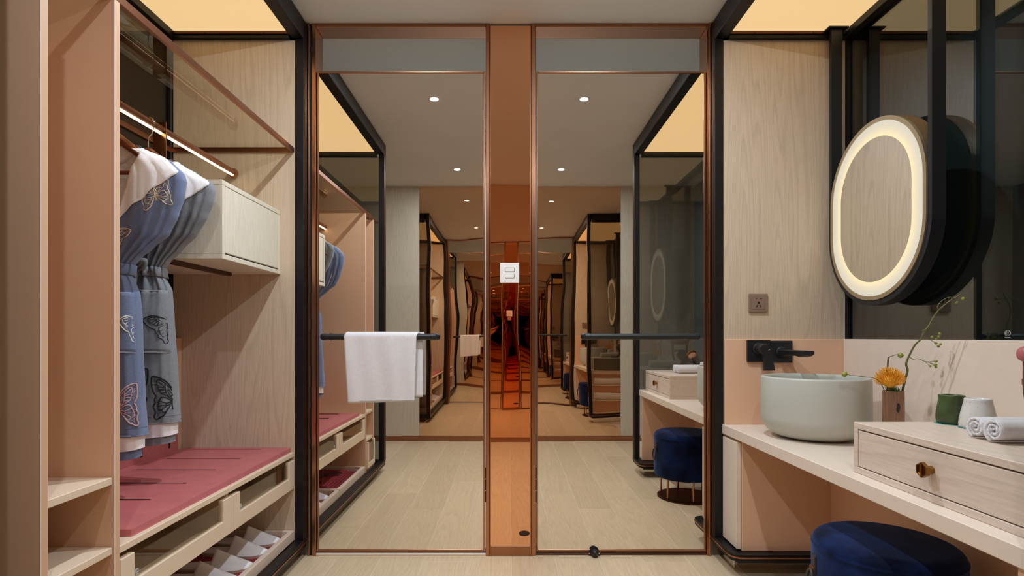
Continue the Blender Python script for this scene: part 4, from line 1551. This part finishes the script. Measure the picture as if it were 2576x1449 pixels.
# cups
def cup(cx, cy, h, prof, mat, label, specks):
    t = thing('ceramic_cup', (cx, cy, 0.7462), label, 'cup', 'upturned cups on the drawer box')
    obj('body', lathe(nb(), prof, cx, cy, 56, 0.7472, False), mat, t, True)
    b = nb()
    rnd = random.Random(specks)
    for k in range(26):
        z = rnd.uniform(0.008, h - 0.008)
        a = rnd.uniform(PI * 0.9, PI * 1.9)
        r = 0
        for (r0, z0), (r1, z1) in zip(prof, prof[1:]):
            if z0 <= z <= z1 and z1 > z0:
                r = r0 + (r1 - r0) * (z - z0) / (z1 - z0)
                break
        if r:
            lathe_dir(b, [(0.0, 0.0003), (rnd.uniform(0.0004, 0.0009), 0.0001), (0.0003, -0.0004)], (cx + r * math.cos(a), cy + r * math.sin(a), 0.7472 + z), (math.cos(a), math.sin(a), 0), 6)
    obj('speckles', b, 'speck', t, kind='stuff')
    return t


pg = [(0.0, 0.0), (0.031, 0.0), (0.0345, 0.002), (0.0365, 0.012), (0.0368, 0.022), (0.0355, 0.036), (0.0325, 0.052), (0.0300, 0.066), (0.0305, 0.074), (0.0312, 0.0775), (0.0295, 0.080), (0.0255, 0.0805), (0.0235, 0.078), (0.0225, 0.074), (0.0, 0.073)]
pw = [(0.0, 0.0), (0.038, 0.0), (0.0412, 0.002), (0.0418, 0.010), (0.0405, 0.024), (0.0365, 0.044), (0.0325, 0.062), (0.0302, 0.072), (0.0304, 0.0765), (0.029, 0.079), (0.0255, 0.0795), (0.024, 0.077), (0.023, 0.073), (0.0, 0.072)]
GX, GY, WX, WY = 1.245, 1.566, 1.252, 1.486
cup(GX, GY, 0.08, pg, 'greencup', 'dark green glazed cup standing upside down on the drawer box', 3)
cup(WX, WY, 0.08, pw, 'whitecup', 'speckled white glazed cup standing upside down on the drawer box', 5)
for cx_, cy_, r_, lab in ((GX - 0.003, GY + 0.001, 0.0372, 'thin teal paper coaster under the green cup'), (WX - 0.003, WY - 0.001, 0.0412, 'thin teal paper coaster under the white cup')):
    o = obj('paper_coaster', lathe(nb(), [(0.0, 0), (r_, 0), (r_, 0.0006), (0, 0.0006)], cx_, cy_, 40, 0.7463, False), 'teal', None, org=(cx_, cy_, 0.7463))
    tag(o, lab, 'coaster', 'teal coasters')

# rolled towels on the drawer box
def roll(cx0, cx1, cy, z0, r, label, name='rolled_towel', group='rolled towels on the drawer box', turns=2.6, flat=1.0):
    t = thing(name, (0.5 * (cx0 + cx1), cy, z0), label, 'towel', group)
    rnd = random.Random(label)
    n = 90
    b = nb()
    th = 0.0062
    # spiral ribbon cross-section
    pin, pout = [], []
    for i in range(n + 1):
        u = i / n
        a = -PI / 2 + 2 * PI * turns * (1 - u) + 0.4
        rad = r - th / 2 - (r * 0.86) * (1 - u) * 0.95
        for L, dr_ in ((pin, -th / 2), (pout, th / 2)):
            q = max(0.001, rad + dr_)
            L.append((q * math.cos(a), q * math.sin(a) * flat + r * flat))
    nx = 26
    G = []
    for i in range(nx + 1):
        x = cx0 + (cx1 - cx0) * i / nx
        G.append([[b.verts.new((x + (rnd.uniform(-0.0016, 0.0016) if i in (0, nx) else 0), cy + p_[0] + rnd.uniform(-0.0005, 0.0005), z0 + max(0.0003, p_[1] + rnd.uniform(-0.0005, 0.0005)))) for p_ in L] for L in (pin, pout)])
    for i in range(nx):
        for L in (0, 1):
            for k in range(n):
                b.faces.new((G[i][L][k], G[i][L][k + 1], G[i + 1][L][k + 1], G[i + 1][L][k]))
        for k in (0, n):
            b.faces.new((G[i][0][k], G[i][1][k], G[i + 1][1][k], G[i + 1][0][k]))
    for i in (0, nx):
        for k in range(n):
            b.faces.new((G[i][0][k], G[i][0][k + 1], G[i][1][k + 1], G[i][1][k]))
    obj('cloth', b, 'terry', t, True)
    # loose loops of pile at the visible end
    b = nb()
    for k in range(150):
        i = rnd.randrange(0, n)
        p_ = pout[i] if rnd.random() < 0.7 else pin[i]
        p0 = Vector((cx0 + rnd.uniform(-0.001, 0.004), cy + p_[0], z0 + max(0.001, p_[1])))
        tube(b, [p0, p0 + Vector((rnd.uniform(-0.004, 0.0), rnd.uniform(-0.002, 0.002), rnd.uniform(-0.001, 0.0025)))], [0.0006, 0.0003], 3)
    obj('pile_fringe', b, 'terry', t, kind='stuff')
    return t


roll(1.118, 1.322, 1.336, 0.7463, 0.0275, 'white rolled face towel lying closer to the two cups')
roll(1.112, 1.318, 1.279, 0.7463, 0.0285, 'white rolled face towel lying farther from the two cups')
for k, (x0_, zz) in enumerate(((0.985, 0.4385), (0.985, 0.2665))):
    t = thing('folded_towel', (1.2, 1.008, zz), ('white folded towel on the upper open shelf under the counter', 'white folded towel on the lower open shelf under the counter')[k], 'towel', 'towels on the open vanity shelves')
    b = nb()
    prism(b, [(1.008 + 0.020 * math.cos(q), zz + 0.0385 + 0.038 * math.sin(q) * (1.0)) for q in [2 * PI * j / 24 for j in range(24)]], 'x', x0_, x0_ + 0.36)
    obj('cloth', b, 'terry', t, 'auto')

# leather topped stand
t = thing('accessory_stand', (1.392, 1.43, 0.746), 'brown wooden stand with red leather roll grip behind the towels', 'stand')
SYY = 1.435
for s_, xx in ((1, 1.335), (-1, 1.450)):
    b = nb()
    tube(b, catmull([(xx, SYY, 0.935), (xx, SYY, 0.88), (xx + s_ * 0.001, SYY, 0.845), (xx + s_ * 0.010, SYY, 0.805), (xx + s_ * 0.024, SYY, 0.775), (xx + s_ * 0.032, SYY, 0.752)], 5), 0.0085, 10)
    obj('upright', b, 'brownwood', t, True)
box('foot', 1.352, 1.436, SYY - 0.035, SYY + 0.035, 0.7462, 0.754, 'brownwood', t)
box('crossbar', 1.329, 1.456, SYY - 0.010, SYY + 0.010, 0.866, 0.882, 'socket', t)
b = nb()
lathe_dir(b, [(0.0, 0.0), (0.012, 0.001), (0.018, 0.006), (0.0205, 0.014), (0.0205, 0.137), (0.018, 0.145), (0.012, 0.150), (0.0, 0.151)], (1.317, SYY, 0.946), (1, 0, 0), 28)
obj('leather_grip', b, 'leather', t, True)

# hair dryer leaning on its handle
t = thing('hair_dryer', (1.30, 1.12, 0.7462), 'dark glossy hair dryer with copper nozzle behind the rolled towels', 'hair dryer')
ax = Vector((-0.55, 0.50, 0.62)).normalized()
o0 = Vector((1.345, 1.055, 0.802))
b = nb()
lathe_dir(b, [(0.0, 0.0), (0.028, 0.002), (0.036, 0.01), (0.037, 0.05), (0.0335, 0.095), (0.033, 0.098), (0.029, 0.098), (0.026, 0.07), (0.0, 0.07)], o0, ax, 28)
obj('barrel', b, 'dryer', t, 'auto')
b = nb()
lathe_dir(b, [(0.0336, 0.092), (0.0352, 0.099), (0.0335, 0.102), (0.029, 0.099), (0.0262, 0.08)], o0, ax, 28)
obj('nozzle_ring', b, 'copper', t, 'auto')
b = nb()
h0 = o0 + ax * 0.03
tube(b, catmull([h0, h0 + Vector((-0.01, 0.02, -0.02)), Vector((1.285, 1.13, 0.758)), Vector((1.22, 1.175, 0.7585))], 5), 0.0115, 12)
obj('handle', b, 'dryer', t, True)

# ================================================================== ON THE MIRRORED DOORS
def towel_bar(x0, x1, yb, zb3, label):
    t = thing('towel_bar', (0.5 * (x0 + x1), D, zb3), label, 'towel bar', 'black towel bars on the doors')
    obj('bar', cyl(nb(), (x0 + 0.022, yb, zb3), (x1 - 0.022, yb, zb3), 0.0128, 28), 'blackmatt', t, 'auto')
    for xa_, s_ in ((x0, 1), (x1, -1)):
        b = nb()
        lathe_dir(b, [(0.0, 0.0), (0.009, 0.0005), (0.0125, 0.003), (0.0143, 0.008), (0.0143, 0.024), (0.0128, 0.0255)], (xa_, yb, zb3), (s_, 0, 0), 28)
        obj('end_cap', b, 'blackmatt', t, 'auto')
        b = nb()
        lathe_dir(b, [(0.0, 0.0), (0.016, 0.0), (0.016, 0.004), (0.0085, 0.006), (0.0085, D + 0.003 - yb)], (xa_ + s_ * 0.026, D + 0.003, zb3), (0, -1, 0), 20)
        obj('bracket', b, 'blackmatt', t, 'auto')
    return t


TBY = 2.462
towel_bar((807 - 1281) * TBY / F, (1098.5 - 1281) * TBY / F, TBY, 0.990, 'black towel bar with white towel on the door beside the wardrobe')
towel_bar((1470 - 1281) * TBY / F, (1760 - 1281) * TBY / F, TBY, 0.991, 'bare black towel bar on the door beside the vanity')

# towel over the bar
t = thing('bath_towel', (-0.57, TBY, 0.70), 'white terry towel folded over the black bar', 'towel')
b = nb()
TR = 0.0185
prof = []
nfront, nback = 26, 24
zf, zbk = 0.702, 0.722
for i in range(nfront + 1):
    prof.append((TBY - TR, zf + (0.990 - zf) * i / nfront, 0))
for i in range(1, 12):
    a = PI * i / 12
    prof.append((TBY - TR * math.cos(a), 0.990 + TR * math.sin(a), i / 12))
for i in range(nback + 1):
    prof.append((TBY + TR, 0.990 + (zbk - 0.990) * i / nback, 1))
nxx = 40
G = []
for i in range(nxx + 1):
    u = i / nxx
    R_ = []
    for (yy, zz, q) in prof:
        dr_ = (0.990 - zz) if zz < 0.99 else 0
        xl = (865 - 1281) * 2.44 / F + 0.058 * dr_ * (1 - q) * 1.05
        xr = (1047 - 1281) * 2.44 / F - 0.03 * dr_ * (1 - q)
        xl += 0.020 * q
        xr += 0.022 * q
        x = xl + (xr - xl) * u
        wv = 0.0022 * math.sin(9 * u + 1) * min(1, dr_ / 0.1) + 0.0012 * math.sin(21 * u + 8 * zz)
        zz2 = zz + (0.0045 * (1 - u) * -1 + 0.004 * u) * (dr_ / 0.288) * (1 - q)
        R_.append(b.verts.new((x, yy - wv * (1 - 0.5 * q), zz2 - 0.0012 * abs(u - 0.5) * (zz >= 0.99))))
    G.append(R_)
for A, B in zip(G, G[1:]):
    for k in range(len(A) - 1):
        b.faces.new((A[k], A[k + 1], B[k + 1], B[k]))
o = obj('cloth', b, 'terry', t, True)
md = o.modifiers.new('thickness', 'SOLIDIFY')
md.thickness = 0.008
md.offset = 0
b = nb()
tube(b, [Vector(G[i][1].co) if False else Vector((0, 0, 0)) for i in range(0)] or [((875 - 1281) * 2.44 / F, TBY - TR - 0.0045, 0.709), ((1043 - 1281) * 2.44 / F, TBY - TR - 0.0045, 0.7135)], 0.0012, 6)
obj('hem_seam', b, 'terry', t, True)

# light switch on the copper column
t = thing('light_switch', (0.002, D, 1.278), 'white two-button light switch on the copper column', 'switch')
xa, xb = (1258 - 1281) * 0.0018, (1306 - 1281) * 0.0018
za, zb_ = ZC + (846 - 712) * 0.0018, ZC + (846 - 662) * 0.0018
box('plate', xa, xb, D - 0.011, D - 0.0008, za, zb_, 'white', t, 0.0015)
mx = 0.5 * (xa + xb)
for z_ in (0.5 * (za + zb_) + 0.014, 0.5 * (za + zb_) - 0.014):
    fr_ = box('button_surround', mx - 0.0215, mx + 0.0215, D - 0.0125, D - 0.0105, z_ - 0.0095, z_ + 0.0095, 'chrome', t, 0.0004)
    box('button', mx - 0.020, mx + 0.020, D - 0.0145, D - 0.0122, z_ - 0.008, z_ + 0.008, 'white', fr_, 0.0008)

# door stop and oval plate
t = thing('door_stop', ((1497 - 1281) * 0.00178, D - 0.02, 0), 'small black domed door stop on the floor by the mirrored door', 'door stop')
dxs = (1497 - 1281) * 0.00178
b = nb()
prism(b, [(dxs + 0.027 * math.cos(PI * k / 16), 0.004 + 0.034 * math.sin(PI * k / 16)) for k in range(17)], 'y', D - 0.003, D - 0.007)
obj('back_plate', b, 'blackmatt', t, 'auto')
b = nb()
lathe_dir(b, [(0.017, 0.0), (0.017, 0.012), (0.0155, 0.02), (0.011, 0.027), (0.005, 0.031), (0.0, 0.032)], (dxs, D - 0.007, 0.0175), (0, -1, 0), 24)
obj('bumper', b, 'blackmatt', t, True)
for s_ in (-1, 1):
    b = nb()
    lathe_dir(b, [(0.0035, 0), (0.0035, 0.0012), (0, 0.002)], (dxs + s_ * 0.0215, D - 0.007, 0.012), (0, -1, 0), 10)
    obj('screw', b, 'chrome', t)
t = thing('oval_plate', (0.068, D, 0.10), 'small dark bronze oval finger plate low on the copper column', 'plate')
ox, oz = (1319 - 1281) * 0.0018, ZC - (1341.5 - 846) * 0.0018
ell = lambda a, c: [(ox + a * math.cos(q), oz + c * math.sin(q)) for q in [2 * PI * k / 32 for k in range(32)]]
obj('rim', ringprism(nb(), ell(0.0245, 0.0108), ell(0.0195, 0.0072), 'y', D - 0.0012, D - 0.006), 'bronze', t, 'auto')
obj('recess', prism(nb(), ell(0.0195, 0.0072), 'y', D - 0.0012, D - 0.003), 'leather_dark', t)

# ================================================================== DOWNLIGHTS
DL = ['recessed downlight near the doors on the wardrobe side', 'recessed downlight near the doors on the vanity side', 'recessed downlight near the back wall on the wardrobe side', 'recessed downlight near the back wall on the vanity side']


def downlight(x, y, label, watts, beyond=False):
    t = thing('downlight', (x, y, H), label, 'downlight', 'recessed ceiling downlights')
    z = H - 0.0045 if beyond else H
    obj('trim_ring', lathe(nb(), [(0.024, -0.0005), (0.038, -0.0005), (0.038, -0.003), (0.034, -0.005), (0.024, -0.004)], x, y, 32, z, False), 'white', t, 'auto')
    obj('lens', lathe(nb(), [(0.0, -0.003), (0.023, -0.003)], x, y, 28, z, False), 'lens', t)
    ld = bpy.data.lights.new('downlight_lamp', 'AREA')
    ld.shape = 'DISK'
    ld.size = 0.044
    ld.energy = watts
    ld.color = (0.80, 0.90, 1.0)
    lo = bpy.data.objects.new('downlight_lamp', ld)
    C.objects.link(lo)
    lo.parent = t
    lo.location = (0, 0, z - H - 0.0045)
    return t


for (x, y), lab in zip(((-0.446, 1.733), (0.446, 1.733), (-0.442, 0.33), (0.442, 0.33)), DL):
    downlight(x, y, lab, SPOT_W if y > 1 else SPOT_W * 0.55)
downlight(0.0, 3.3, 'downlight of the room behind the mirrored doors', BEYOND_W, True)
